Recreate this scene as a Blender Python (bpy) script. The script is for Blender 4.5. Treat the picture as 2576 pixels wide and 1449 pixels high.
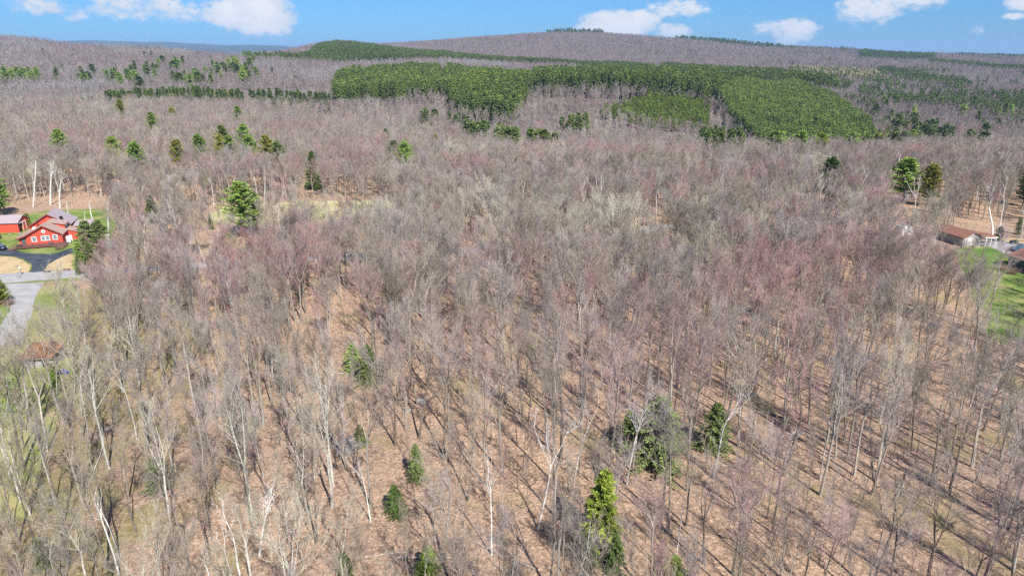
import bpy, bmesh, math, random
import numpy as np
from mathutils import Vector, Matrix, noise as mnoise
for o in list(bpy.data.objects): bpy.data.objects.remove(o)
SC = bpy.context.scene
COL = SC.collection
rad = math.radians

# ------------------------------------------------------------------ camera, sky, sun, exposure
CAM_H = 46.0
PITCH = rad(18.9)
cam_d = bpy.data.cameras.new('camera'); cam = bpy.data.objects.new('camera', cam_d); COL.objects.link(cam)
cam.location = (0, 0, CAM_H); cam.rotation_euler = (rad(90) - PITCH, 0, 0)
cam_d.sensor_width = 36; cam_d.lens = 24.0; cam_d.clip_end = 60000; cam_d.clip_start = 0.5
SC.camera = cam
SUN_EL = rad(45); SUN_BACK = rad(26)            # the sun stands behind the camera, 26 degrees to its right
sun_dir = Vector((math.sin(SUN_BACK) * math.cos(SUN_EL), -math.cos(SUN_BACK) * math.cos(SUN_EL), math.sin(SUN_EL)))
sd = bpy.data.lights.new('sun', 'SUN'); sd.energy = 4.6; sd.angle = rad(0.53); sd.color = (1.0, 0.965, 0.91)
so = bpy.data.objects.new('sun', sd); COL.objects.link(so); so.location = (0, 0, 300)
so.rotation_euler = (-sun_dir).to_track_quat('-Z', 'Y').to_euler()
EXPOSURE = 0.80; HAZE = 0.000065
SC.view_settings.view_transform = 'Standard'; SC.view_settings.look = 'None'
SC.view_settings.exposure = EXPOSURE; SC.view_settings.gamma = 1
try: SC.view_settings.use_curve_mapping = False
except Exception: pass
SC.cycles.max_bounces = 4; SC.cycles.diffuse_bounces = 2; SC.cycles.glossy_bounces = 1
SC.cycles.transmission_bounces = 2; SC.cycles.volume_bounces = 0; SC.cycles.transparent_max_bounces = 4
SC.cycles.use_denoising = False

def nodes_of(nt):
    nt.nodes.clear(); return nt.nodes, nt.links
def mathn(nt, op, a, b=None, c=None, clamp=False):
    n = nt.nodes.new('ShaderNodeMath'); n.operation = op; n.use_clamp = clamp
    for i, v in enumerate((a, b, c)):
        if v is None: continue
        if isinstance(v, (int, float)): n.inputs[i].default_value = v
        else: nt.links.new(v, n.inputs[i])
    return n.outputs[0]

W = bpy.data.worlds.new('World'); SC.world = W; W.use_nodes = True
nt = W.node_tree; N, L = nodes_of(nt)
out = N.new('ShaderNodeOutputWorld'); bg = N.new('ShaderNodeBackground')
sky = N.new('ShaderNodeTexSky'); sky.sky_type = 'NISHITA'; sky.sun_disc = False
sky.sun_elevation = SUN_EL
sky.sun_rotation = math.pi - SUN_BACK
sky.air_density = 1.0; sky.dust_density = 0.6; sky.ozone_density = 2.5; sky.altitude = 500
bg.inputs['Strength'].default_value = 0.10
tint = N.new('ShaderNodeMix'); tint.data_type = 'RGBA'; tint.blend_type = 'MULTIPLY'; tint.inputs[0].default_value = 1
L.new(sky.outputs[0], tint.inputs[6]); tint.inputs[7].default_value = (0.20, 0.43, 0.76, 1)
tc = N.new('ShaderNodeTexCoord'); sep = N.new('ShaderNodeSeparateXYZ'); L.new(tc.outputs['Generated'], sep.inputs[0])
az = mathn(nt, 'ARCTAN2', sep.outputs[0], sep.outputs[1]); el = mathn(nt, 'ARCSINE', sep.outputs[2])
nz = N.new('ShaderNodeTexNoise'); nz.inputs['Scale'].default_value = 26; nz.inputs['Detail'].default_value = 9; nz.inputs['Roughness'].default_value = 0.62
mp = N.new('ShaderNodeMapping'); mp.inputs['Scale'].default_value = (1, 1, 1.5); L.new(tc.outputs['Generated'], mp.inputs[0]); L.new(mp.outputs[0], nz.inputs['Vector'])
nz2 = N.new('ShaderNodeTexNoise'); nz2.inputs['Scale'].default_value = 90; nz2.inputs['Detail'].default_value = 5; L.new(mp.outputs[0], nz2.inputs['Vector'])
wob = mathn(nt, 'ADD', mathn(nt, 'MULTIPLY', mathn(nt, 'SUBTRACT', nz.outputs[0], 0.5), 3.4), mathn(nt, 'MULTIPLY', mathn(nt, 'SUBTRACT', nz2.outputs[0], 0.5), 2.2))
# each cloud: azimuth, elevation, half width, half height (radians), thickness
CL = [(-.345, .050, .062, .030, 1.3), (-.315, .040, .040, .020, 1.0), (-.420, .050, .030, .013, .5), (-.470, .056, .060, .018, .7), (-.565, .052, .040, .012, .7), (-.545, .040, .022, .007, .5),
      (.140, .034, .062, .024, 1.6), (.172, .040, .030, .018, 1.3), (.215, .028, .03, .012, 1.0), (.222, .056, .042, .012, .7),
      (.340, .032, .026, .012, .7), (.368, .026, .034, .020, 1.2), (.455, .052, .040, .020, .9), (.500, .070, .060, .024, 1.2), (.565, .078, .050, .018, 1.0), (.612, .054, .030, .010, 1.1), (.600, .040, .016, .0045, .9), (.57, .026, .010, .005, .3)]
acc = None
for (a, e, ra, re, s) in CL:
    dx = mathn(nt, 'DIVIDE', mathn(nt, 'SUBTRACT', az, a), ra); dy = mathn(nt, 'DIVIDE', mathn(nt, 'SUBTRACT', el, e), re)
    q = mathn(nt, 'SUBTRACT', 1.0, mathn(nt, 'ADD', mathn(nt, 'MULTIPLY', dx, dx), mathn(nt, 'MULTIPLY', dy, dy)))
    q = mathn(nt, 'MULTIPLY', mathn(nt, 'MAXIMUM', q, -1.5), s)
    acc = q if acc is None else mathn(nt, 'MAXIMUM', acc, q)
# open sky above the picture carries scattered clouds of the same kind
nz3 = N.new('ShaderNodeTexNoise'); nz3.inputs['Scale'].default_value = 5.5; nz3.inputs['Detail'].default_value = 3; L.new(tc.outputs['Generated'], nz3.inputs['Vector'])
hi = mathn(nt, 'MULTIPLY', mathn(nt, 'SUBTRACT', nz3.outputs[0], 0.56), 9)
hi = mathn(nt, 'SUBTRACT', hi, mathn(nt, 'MULTIPLY', mathn(nt, 'SUBTRACT', 1.0, mathn(nt, 'DIVIDE', mathn(nt, 'SUBTRACT', el, .09), .08), clamp=True), 6))
acc = mathn(nt, 'MAXIMUM', acc, hi)
den = mathn(nt, 'MULTIPLY', mathn(nt, 'ADD', mathn(nt, 'MULTIPLY', acc, 1.55), wob), 1.0, clamp=True)
den = mathn(nt, 'POWER', den, 1.3)
cc = N.new('ShaderNodeMix'); cc.data_type = 'RGBA'
shade = mathn(nt, 'ADD', mathn(nt, 'MULTIPLY', mathn(nt, 'SUBTRACT', nz.outputs[0], .5), 2.6), mathn(nt, 'MULTIPLY', acc, .75), clamp=True)
cmix = N.new('ShaderNodeMix'); cmix.data_type = 'RGBA'; L.new(shade, cmix.inputs[0])
cmix.inputs[6].default_value = (3.6, 4.1, 4.8, 1); cmix.inputs[7].default_value = (5.35, 5.4, 5.55, 1)
L.new(den, cc.inputs[0]); L.new(tint.outputs[2], cc.inputs[6]); L.new(cmix.outputs[2], cc.inputs[7])
L.new(cc.outputs[2], bg.inputs[0]); L.new(bg.outputs[0], out.inputs[0])

# ------------------------------------------------------------------ picture <-> place (only used to read positions off the photograph)
FPX = 1288 / math.tan(rad(36.87))
def _v(py): 
    v = py - 724.5
    return FPX * math.sin(PITCH) + v * math.cos(PITCH), FPX * math.cos(PITCH) - v * math.sin(PITCH)
def R(py):
    d, f = _v(py); return d / f
def G(px, py, z=0.0):
    d, f = _v(py); Y = (CAM_H - z) * f / d
    return ((px - 1288) / f * Y, Y)
def PXY(px, Y, py=200):
    return ((px - 1288) / _v(py)[1] * Y, Y)
def project(x, y, z):
    dz = z - CAM_H
    depth = y * math.cos(PITCH) - dz * math.sin(PITCH)
    if depth <= 1: return None
    up = y * math.sin(PITCH) + dz * math.cos(PITCH)
    return 1288 + FPX * x / depth, 724.5 - FPX * up / depth, depth

# ------------------------------------------------------------------ terrain
TPX = [-1500, 0, 300, 600, 850, 1100, 1400, 1700, 2000, 2300, 2576, 3900]
TY = [-9000, 255, 430, 520, 650, 780, 950, 1150, 1300, 1600, 1850, 2200, 2500, 2900, 3400, 4500, 7000, 9000, 11000, 13000, 30000]
TZ = [[0]*12, [0]*12,
 [-1,-1,-1,-2,-6,-13,-18,-18,-18,-18,-18,-18],
 [-1,0,0,-2,-8,-14,-20,-22,-31,-30,-28,-28],
 [0,0,0,0,0,3,5,5,-18,-22,-22,-22],
 [2,2,2,2,8,9,8,6,-8,-17,-17,-17],
 [12,12,12,12,15,17,9,6,2,-12,-12,-12],
 [45,45,37,25,21,25,14,0,-5,-8,-8,-8],
 [70,66,51,33,28,27,17,8,0,-5,-5,-5],
 [50,44,28,18,48,33,15,14,8,2,2,0],
 [40,30,15,12,62,35,25,22,16,8,6,5],
 [35,20,10,10,58,50,60,50,30,18,12,10],
 [30,20,10,12,60,76,90,75,48,34,22,20],
 [30,20,10,15,62,80,112,94,60,25,5,0],
 [20,20,20,40,40,60,90,70,30,0,-10,-10],
 [0,0,0,0,0,0,0,0,-10,-20,-20,-20],
 [0,0,0,0,0,0,0,0,-10,-20,-20,-20],
 [60,80,120,90,40,20,0,0,0,0,10,10],
 [170,200,245,178,110,60,20,20,20,50,52,52],
 [100,150,200,120,60,30,0,0,0,20,20,20],
 [-20]*12]
TZ = np.array(TZ, float); TT = (np.array(TPX) - 1288) / 1810.0
def terrain(X, Y):
    X = np.atleast_1d(np.asarray(X, float)); Y = np.atleast_1d(np.asarray(Y, float))
    t = X / np.maximum(Y, 255.0)
    i = np.clip(np.searchsorted(TT, t) - 1, 0, len(TT) - 2); j = np.clip(np.searchsorted(TY, Y) - 1, 0, len(TY) - 2)
    TYa = np.array(TY, float)
    a = np.clip((t - TT[i]) / (TT[i+1] - TT[i]), 0, 1); b = np.clip((Y - TYa[j]) / (TYa[j+1] - TYa[j]), 0, 1)
    a = a*a*(3-2*a)*.5 + a*.5; b = b*b*(3-2*b)*.35 + b*.65
    z = (TZ[j, i]*(1-a) + TZ[j, i+1]*a)*(1-b) + (TZ[j+1, i]*(1-a) + TZ[j+1, i+1]*a)*b
    k = np.clip((Y - 280) / 600, 0, 1); k2 = np.clip((Y - 6000) / 3000, 0, 1)
    z += k * (2.2*np.sin(X/83+1.3)*np.cos(Y/97) + 1.3*np.sin(X/37+Y/51)) + k*np.clip((Y-1500)/1500,0,1)*(4*np.sin(X/210+.7)+3*np.sin(X/97+Y/300)) + k2*(9*np.sin(X/700)+5*np.sin(X/260+2))
    return z
def tz(x, y): return float(terrain(x, y)[0])

# ------------------------------------------------------------------ materials
def mat(name, color, rough=.85, vary=.25, scale=8, bump=0.0, bscale=30, spec=.2, metal=0, random_amt=0.0, patch=None, alt=None):
    """procedural Principled: two noises break the base colour; per-object random and position patches tell trees apart"""
    m = bpy.data.materials.new(name); m.use_nodes = True; nt = m.node_tree; N, L = nodes_of(nt)
    o = N.new('ShaderNodeOutputMaterial'); p = N.new('ShaderNodeBsdfPrincipled'); L.new(p.outputs[0], o.inputs[0])
    p.inputs['Roughness'].default_value = rough; p.inputs['Specular IOR Level'].default_value = spec; p.inputs['Metallic'].default_value = metal
    t = N.new('ShaderNodeTexCoord'); n = N.new('ShaderNodeTexNoise'); n.inputs['Scale'].default_value = scale; n.inputs['Detail'].default_value = 5
    L.new(t.outputs['Object'], n.inputs['Vector'])
    c = Vector(color); hi = [min(1, x*(1+vary)) for x in c]; lo = [x*(1-vary) for x in c]
    cur = None
    mx = N.new('ShaderNodeMix'); mx.data_type = 'RGBA'
    r = N.new('ShaderNodeMapRange'); r.inputs[1].default_value = .35; r.inputs[2].default_value = .65; L.new(n.outputs[0], r.inputs[0]); L.new(r.outputs[0], mx.inputs[0])
    mx.inputs[6].default_value = (*lo, 1); mx.inputs[7].default_value = (*hi, 1); cur = mx.outputs[2]
    if patch or random_amt:
        oi = N.new('ShaderNodeObjectInfo')
    if alt:
        ps, pc = patch, alt
        n2 = N.new('ShaderNodeTexNoise'); n2.inputs['Scale'].default_value = ps; n2.inputs['Detail'].default_value = 2; L.new(oi.outputs['Location'], n2.inputs['Vector'])
        f = mathn(nt, 'ADD', mathn(nt, 'MULTIPLY', mathn(nt, 'SUBTRACT', n2.outputs[0], .5), 3.2), oi.outputs['Random'])
        f = mathn(nt, 'SUBTRACT', f, .15, clamp=True)
        m2 = N.new('ShaderNodeMix'); m2.data_type = 'RGBA'; L.new(f, m2.inputs[0]); L.new(cur, m2.inputs[6]); m2.inputs[7].default_value = (*pc, 1); cur = m2.outputs[2]
    if random_amt:
        b = N.new('ShaderNodeHueSaturation'); L.new(cur, b.inputs['Color'])
        rr = mathn(nt, 'FRACT', mathn(nt, 'MULTIPLY', oi.outputs['Random'], 17.31))
        L.new(mathn(nt, 'ADD', mathn(nt, 'MULTIPLY', rr, 2*random_amt), 1-random_amt), b.inputs['Value']); cur = b.outputs[0]
    L.new(cur, p.inputs['Base Color'])
    if bump:
        bn = N.new('ShaderNodeTexNoise'); bn.inputs['Scale'].default_value = bscale; bn.inputs['Detail'].default_value = 4; L.new(t.outputs['Object'], bn.inputs['Vector'])
        bb = N.new('ShaderNodeBump'); bb.inputs['Strength'].default_value = bump; bb.inputs['Distance'].default_value = .05; L.new(bn.outputs[0], bb.inputs['Height']); L.new(bb.outputs[0], p.inputs['Normal'])
    return m

def ground_mat():
    m = bpy.data.materials.new('leaf_litter'); m.use_nodes = True; nt = m.node_tree; N, L = nodes_of(nt)
    o = N.new('ShaderNodeOutputMaterial'); p = N.new('ShaderNodeBsdfPrincipled'); L.new(p.outputs[0], o.inputs[0]); p.inputs['Roughness'].default_value = .95; p.inputs['Specular IOR Level'].default_value = .1
    t = N.new('ShaderNodeTexCoord')
    def noi(s, d=4, r=.6):
        n = N.new('ShaderNodeTexNoise'); n.inputs['Scale'].default_value = s; n.inputs['Detail'].default_value = d; n.inputs['Roughness'].default_value = r; L.new(t.outputs['Object'], n.inputs['Vector']); return n.outputs[0]
    def ramp(f, stops):
        r = N.new('ShaderNodeValToRGB'); L.new(f, r.inputs[0]); e = r.color_ramp.elements
        e[0].position = stops[0][0]; e[0].color = (*stops[0][1], 1); e[1].position = stops[-1][0]; e[1].color = (*stops[-1][1], 1)
        for pz, cz in stops[1:-1]:
            q = e.new(pz); q.color = (*cz, 1)
        return r.outputs[0]
    fine = noi(3.2, 6, .75)
    a = ramp(fine, [(.30, (.125, .082, .055)), (.44, (.315, .205, .134)), (.56, (.455, .305, .205)), (.72, (.60, .47, .34))])
    v = N.new('ShaderNodeTexVoronoi'); v.inputs['Scale'].default_value = 2.6; L.new(t.outputs['Object'], v.inputs['Vector'])
    vs = N.new('ShaderNodeSeparateColor'); L.new(v.outputs['Color'], vs.inputs[0]); vr = N.new('ShaderNodeMapRange'); vr.inputs[3].default_value = .72; vr.inputs[4].default_value = 1.32; L.new(vs.outputs[0], vr.inputs[0])
    mx = N.new('ShaderNodeMix'); mx.data_type = 'RGBA'; mx.blend_type = 'MULTIPLY'; mx.inputs[0].default_value = 1; L.new(a, mx.inputs[6]); L.new(vr.outputs[0], mx.inputs[7])
    hs = N.new('ShaderNodeHueSaturation'); hs.inputs['Saturation'].default_value = .92; L.new(mx.outputs[2], hs.inputs['Color'])
    # moss and thin grass in patches
    g = ramp(noi(.075, 4, .55), [(.56, (0, 0, 0)), (.70, (1, 1, 1))])
    gf = ramp(noi(1.3, 5), [(.3, (.17, .15, .055)), (.7, (.36, .32, .13))])
    gm = N.new('ShaderNodeMix'); gm.data_type = 'RGBA'; s = N.new('ShaderNodeSeparateColor'); L.new(g, s.inputs[0])
    sx = N.new('ShaderNodeSeparateXYZ'); L.new(t.outputs['Object'], sx.inputs[0])
    # the grassy corner towards the lane, west of the leaf-covered wood
    west = mathn(nt, 'DIVIDE', mathn(nt, 'SUBTRACT', mathn(nt, 'MULTIPLY', sx.outputs[0], -1.0), mathn(nt, 'ADD', 2.0, mathn(nt, 'MULTIPLY', sx.outputs[1], .36))), 26.0, clamp=True)
    west = mathn(nt, 'MULTIPLY', west, mathn(nt, 'DIVIDE', mathn(nt, 'SUBTRACT', 150.0, sx.outputs[1]), 20.0, clamp=True))
    wf = mathn(nt, 'MULTIPLY', mathn(nt, 'ADD', mathn(nt, 'SUBTRACT', noi(.16, 5, .6), .62), mathn(nt, 'MULTIPLY', west, .32)), 6.0, clamp=True)
    L.new(mathn(nt, 'MULTIPLY', mathn(nt, 'MAXIMUM', s.outputs[0], wf), .75), gm.inputs[0]); L.new(hs.outputs[0], gm.inputs[6]); L.new(gf, gm.inputs[7])
    big = ramp(noi(.022, 3), [(.35, (.82, .82, .86)), (.65, (1.12, 1.08, 1.0))])
    bm_ = N.new('ShaderNodeMix'); bm_.data_type = 'RGBA'; bm_.blend_type = 'MULTIPLY'; bm_.inputs[0].default_value = 1; L.new(gm.outputs[2], bm_.inputs[6]); L.new(big, bm_.inputs[7])
    L.new(bm_.outputs[2], p.inputs['Base Color'])
    b = N.new('ShaderNodeBump'); b.inputs['Strength'].default_value = .8; b.inputs['Distance'].default_value = .25; L.new(fine, b.inputs['Height']); L.new(b.outputs[0], p.inputs['Normal'])
    return m
def lawn_mat(name, c1, c2, c3, s=.25):
    m = bpy.data.materials.new(name); m.use_nodes = True; nt = m.node_tree; N, L = nodes_of(nt)
    o = N.new('ShaderNodeOutputMaterial'); p = N.new('ShaderNodeBsdfPrincipled'); L.new(p.outputs[0], o.inputs[0]); p.inputs['Roughness'].default_value = .95; p.inputs['Specular IOR Level'].default_value = .1
    t = N.new('ShaderNodeTexCoord'); n = N.new('ShaderNodeTexNoise'); n.inputs['Scale'].default_value = s; n.inputs['Detail'].default_value = 7; n.inputs['Roughness'].default_value = .62; L.new(t.outputs['Object'], n.inputs['Vector'])
    r = N.new('ShaderNodeValToRGB'); L.new(n.outputs[0], r.inputs[0]); e = r.color_ramp.elements
    e[0].position = .34; e[0].color = (*c1, 1); e[1].position = .68; e[1].color = (*c3, 1); q = e.new(.5); q.color = (*c2, 1)
    n2 = N.new('ShaderNodeTexNoise'); n2.inputs['Scale'].default_value = 5; n2.inputs['Detail'].default_value = 4; L.new(t.outputs['Object'], n2.inputs['Vector'])
    x = N.new('ShaderNodeMix'); x.data_type = 'RGBA'; x.blend_type = 'MULTIPLY'; x.inputs[0].default_value = 1
    mr = N.new('ShaderNodeMapRange'); mr.inputs[3].default_value = .6; mr.inputs[4].default_value = 1.4; L.new(n2.outputs[0], mr.inputs[0])
    L.new(r.outputs[0], x.inputs[6]); L.new(mr.outputs[0], x.inputs[7]); L.new(x.outputs[2], p.inputs['Base Color'])
    b = N.new('ShaderNodeBump'); b.inputs['Strength'].default_value = .6; b.inputs['Distance'].default_value = .1; L.new(n2.outputs[0], b.inputs['Height']); L.new(b.outputs[0], p.inputs['Normal'])
    return m

M = {}
M['bark'] = mat('grey_bark', (.225, .19, .155), vary=.45, scale=3, random_amt=.4, bump=.4, patch=.03, alt=(.34, .315, .265))
M['bark_pale'] = mat('pale_bark', (.47, .45, .39), vary=.3, scale=3, random_amt=.2)
M['twig_grey'] = mat('grey_twigs', (.285, .245, .215), vary=.2, random_amt=.22, patch=.018, alt=(.335, .285, .265))
M['twig_red'] = mat('red_budded_twigs', (.318, .235, .213), vary=.2, random_amt=.15, patch=.03, alt=(.36, .215, .202))
M['twig_pale'] = mat('pale_catkin_twigs', (.40, .365, .28), vary=.2, random_amt=.2)
M['twig_tan'] = mat('tan_twigs', (.30, .25, .19), vary=.25, random_amt=.22)
M['birch'] = mat('white_birch_bark', (.66, .645, .60), vary=.28, scale=3.5, random_amt=.12, bump=.2)
M['snag'] = mat('weathered_bare_wood', (.50, .46, .42), vary=.25, scale=3, random_amt=.1)
M['log'] = mat('fallen_log_bark', (.27, .225, .185), vary=.35, scale=3, random_amt=.35)
M['con_bark'] = mat('conifer_bark', (.12, .09, .07), vary=.3)
M['spruce'] = mat('spruce_needles', (.088, .135, .034), vary=.45, scale=1.5, random_amt=.22, patch=.02, alt=(.125, .17, .036))
M['pine'] = mat('pine_needles', (.195, .30, .062), vary=.4, scale=1.2, random_amt=.22, patch=.02, alt=(.25, .32, .055))
M['pine_yellow'] = mat('yellowish_pine_needles', (.27, .27, .05), vary=.35, scale=1.2, random_amt=.2)
M['hemlock'] = mat('hemlock_needles', (.15, .19, .06), vary=.45, scale=1.2, random_amt=.25)
M['cedar'] = mat('cedar_needles', (.09, .12, .03), vary=.45, scale=1.2)
M['bright'] = mat('fresh_yellow_green_needles', (.20, .25, .035), vary=.55, scale=1.5)
M['far_con'] = mat('plantation_needles', (.10, .145, .036), vary=.3, scale=.6, random_amt=.22, patch=.012, alt=(.115, .155, .04))
M['far_light'] = mat('light_plantation_needles', (.155, .215, .042), vary=.25, scale=.6, random_amt=.16, patch=.012, alt=(.115, .165, .045))
M['pine_light'] = mat('light_green_pine_needles', (.24, .36, .06), vary=.35, scale=1.2)
M['young'] = mat('young_bright_needles', (.165, .225, .035), vary=.4, scale=.6, random_amt=.3)
M['larch'] = mat('larch_twigs', (.42, .36, .22), vary=.2, random_amt=.2)
M['far_twig'] = mat('distant_twigs', (.245, .205, .19), vary=.15, random_amt=.22, patch=.008, alt=(.28, .225, .215))
M['far_twig_grey'] = mat('distant_pale_grey_twigs', (.29, .27, .255), vary=.15, random_amt=.2)
M['ground'] = ground_mat()
M['forest_floor_far'] = mat('distant_forest_floor', (.16, .125, .115), vary=.3, scale=.02)
M['far_ridge'] = mat('distant_dark_forest', (.055, .07, .045), vary=.3, scale=.004)
M['gravel'] = mat('pale_gravel', (.35, .34, .335), vary=.12, scale=.5, bump=.2)
M['shoulder'] = mat('sandy_gravel_shoulder', (.33, .27, .215), vary=.3, scale=1.5, bump=.4)
M['asphalt'] = mat('dark_asphalt', (.055, .068, .085), vary=.35, scale=.45, bump=.3)
M['lawn'] = lawn_mat('green_lawn', (.09, .155, .03), (.165, .225, .05), (.32, .29, .12), .2)
M['lawn_bright'] = lawn_mat('bright_spring_lawn', (.07, .15, .02), (.11, .20, .03), (.24, .25, .07), .2)
M['lawn_olive'] = lawn_mat('olive_rough_grass', (.15, .19, .055), (.27, .27, .10), (.38, .31, .16), .10)
M['lawn_dry'] = lawn_mat('dry_tan_grass', (.36, .26, .12), (.52, .385, .22), (.33, .29, .12), .14)
M['meadow'] = lawn_mat('pale_yellow_meadow', (.30, .29, .12), (.42, .38, .20), (.50, .43, .26), .12)
M['red'] = mat('red_siding', (.60, .085, .05), rough=.6, vary=.08, scale=1.5, bump=.15)
M['dkred'] = mat('dark_red_trim', (.20, .045, .035), rough=.6, vary=.1)
M['deck'] = mat('red_brown_deck_stain', (.17, .075, .065), vary=.2, scale=3)
M['roof_pink'] = mat('faded_pinkish_brown_shingle', (.40, .275, .235), vary=.12, scale=3, bump=.3, random_amt=.05)
M['roof_lilac'] = mat('lilac_grey_shingle', (.335, .275, .30), vary=.1, scale=3, bump=.3, random_amt=.05)
M['roof_brown'] = mat('red_brown_shingle', (.25, .12, .085), vary=.2, scale=3, bump=.3)
M['roof_orange'] = mat('rusty_orange_roofing', (.24, .115, .06), vary=.5, scale=.8, bump=.3)
M['greywood'] = mat('weathered_grey_boards', (.33, .31, .295), vary=.25, scale=2)
M['white'] = mat('white_paint', (.78, .78, .77), rough=.5, vary=.05)
M['glass'] = mat('window_glass', (.10, .14, .17), rough=.08, vary=.3, spec=.8)
M['dark'] = mat('dark_interior', (.02, .018, .016), vary=.2)
M['darkdoor'] = mat('dark_screen_door', (.10, .095, .10), rough=.4, vary=.2)
M['slate'] = mat('slate_blue_siding', (.055, .095, .115), rough=.6, vary=.12, scale=1.5)
M['stone'] = mat('pale_mottled_stucco', (.50, .47, .44), vary=.4, scale=2.5, bump=.4)
M['carblue'] = mat('blue_car_paint', (.02, .075, .13), rough=.22, vary=.05, spec=.7)
M['carblack'] = mat('black_car_paint', (.016, .022, .035), rough=.2, vary=.05, spec=.7)
M['carred'] = mat('maroon_car_paint', (.22, .03, .03), rough=.3, vary=.05, spec=.6)
M['tyre'] = mat('tyre_rubber', (.02, .02, .02), vary=.2)
M['metal'] = mat('dull_metal', (.35, .35, .36), rough=.4, vary=.1, metal=.6)
M['tarp'] = mat('blue_tarpaulin', (.03, .07, .30), rough=.4, vary=.2)
M['rock'] = mat('grey_rock', (.24, .225, .20), vary=.35, scale=2, bump=.6)
M['orange'] = mat('orange_plastic', (.75, .22, .02), rough=.4, vary=.1)
M['shrub'] = mat('brown_shrub_twigs', (.25, .16, .13), vary=.3, random_amt=.2)
M['shrub_dark'] = mat('dark_fallen_brush', (.085, .06, .06), vary=.4)

# ------------------------------------------------------------------ mesh helpers
class MB:
    def __init__(s): s.v = []; s.f = []; s.m = []
    def face(s, idx, m=0): s.f.append(idx); s.m.append(m)
    def ring(s, c, d, r, n, a0=0.0):
        d = d.normalized(); u = d.orthogonal().normalized(); w = d.cross(u); b = len(s.v)
        for k in range(n):
            a = a0 + 2*math.pi*k/n; q = c + (u*math.cos(a) + w*math.sin(a))*r; s.v.append((q.x, q.y, q.z))
        return b
    def tube(s, pts, rs, n=3, m=0, tip=True):
        prev = None
        for i, p in enumerate(pts):
            d = (pts[min(i+1, len(pts)-1)] - pts[max(i-1, 0)])
            if d.length < 1e-6: d = Vector((0, 0, 1))
            if tip and i == len(pts)-1:
                t = len(s.v); s.v.append(tuple(p))
                for k in range(n): s.face((prev+k, prev+(k+1) % n, t), m)
                return
            b = s.ring(p, d, rs[i], n)
            if prev is not None:
                for k in range(n): s.face((prev+k, prev+(k+1) % n, b+(k+1) % n, b+k), m)
            prev = b
    def box(s, c, size, m=0, rz=0.0):
        x, y, z = size[0]/2, size[1]/2, size[2]/2; b = len(s.v); ca, sa = math.cos(rz), math.sin(rz)
        for dx, dy, dz in ((-x,-y,-z),(x,-y,-z),(x,y,-z),(-x,y,-z),(-x,-y,z),(x,-y,z),(x,y,z),(-x,y,z)):
            s.v.append((c[0]+dx*ca-dy*sa, c[1]+dx*sa+dy*ca, c[2]+dz))
        for f in ((0,3,2,1),(4,5,6,7),(0,1,5,4),(1,2,6,5),(2,3,7,6),(3,0,4,7)): s.face(tuple(b+i for i in f), m)
    def prism(s, poly, ext, m=0):
        """polygon (3D points) pushed along ext"""
        b = len(s.v); n = len(poly); e = Vector(ext)
        for p in poly: s.v.append(tuple(p))
        for p in poly: s.v.append(tuple(Vector(p)+e))
        s.face(tuple(b+i for i in range(n)), m); s.face(tuple(b+n+i for i in reversed(range(n))), m)
        for i in range(n): s.face((b+i, b+n+i, b+n+(i+1) % n, b+(i+1) % n), m)
    def mesh(s, name, mats, only=None, fixn=False):
        f, mm = s.f, s.m
        me = bpy.data.meshes.new(name)
        if only is not None:
            f = [a for a, k in zip(s.f, s.m) if k == only]; mm = [0]*len(f)
            used = sorted({i for a in f for i in a}); mp = {i: j for j, i in enumerate(used)}
            me.from_pydata([s.v[i] for i in used], [], [tuple(mp[i] for i in a) for a in f])
        else: me.from_pydata(s.v, [], f)
        for q in mats: me.materials.append(q)
        me.polygons.foreach_set('material_index', np.array(mm, dtype=np.int32))
        if fixn:
            b = bmesh.new(); b.from_mesh(me); bmesh.ops.recalc_face_normals(b, faces=b.faces); b.to_mesh(me); b.free()
        me.update(); return me
def obj(name, me, parent=None, loc=None, rot=None, scale=None):
    o = bpy.data.objects.new(name, me); COL.objects.link(o)
    if parent: o.parent = parent
    if loc is not None: o.location = loc
    if rot is not None: o.rotation_euler = rot
    if scale is not None: o.scale = (scale,)*3 if isinstance(scale, (int, float)) else scale
    return o
def tag(o, label=None, cat=None, group=None, kind=None):
    if label: o['label'] = label
    if cat: o['category'] = cat
    if group: o['group'] = group
    if kind: o['kind'] = kind
    return o
def thing(name, label, cat, loc=(0, 0, 0), rz=0, group=None):
    o = obj(name, None, loc=loc, rot=(0, 0, rz)); o.empty_display_size = .5
    return tag(o, label, cat, group)
def part(name, mb, m, parent):
    return obj(name, mb.mesh(name, [m] if not isinstance(m, list) else m, fixn=True), parent)

# ------------------------------------------------------------------ ground
def axis(a, b, segs):
    r = []
    for (x0, x1, st) in segs: r += list(np.arange(x0, x1, st))
    return np.array(r + [b])
ys = axis(0, 19000, [(-900, 200, 50), (200, 1000, 14), (1000, 3600, 30), (3600, 8000, 220), (8000, 14000, 160), (14000, 19000, 1000)])
xs_p = axis(0, 16000, [(0, 1500, 22), (1500, 4000, 55), (4000, 16000, 180)])
xs = np.concatenate([-xs_p[:0:-1], xs_p])
GX, GY = np.meshgrid(xs, ys); GZ = terrain(GX.ravel(), GY.ravel()).reshape(GX.shape)
me = bpy.data.meshes.new('ground')
nx, ny = len(xs), len(ys); idx = np.arange(nx*ny).reshape(ny, nx)
quads = np.stack([idx[:-1, :-1], idx[:-1, 1:], idx[1:, 1:], idx[1:, :-1]], -1).reshape(-1, 4)
vv = np.stack([GX, GY, GZ], -1).reshape(-1, 3)
me.vertices.add(len(vv)); me.vertices.foreach_set('co', vv.ravel())
me.loops.add(len(quads)*4); me.loops.foreach_set('vertex_index', quads.ravel().astype(np.int32))
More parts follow.
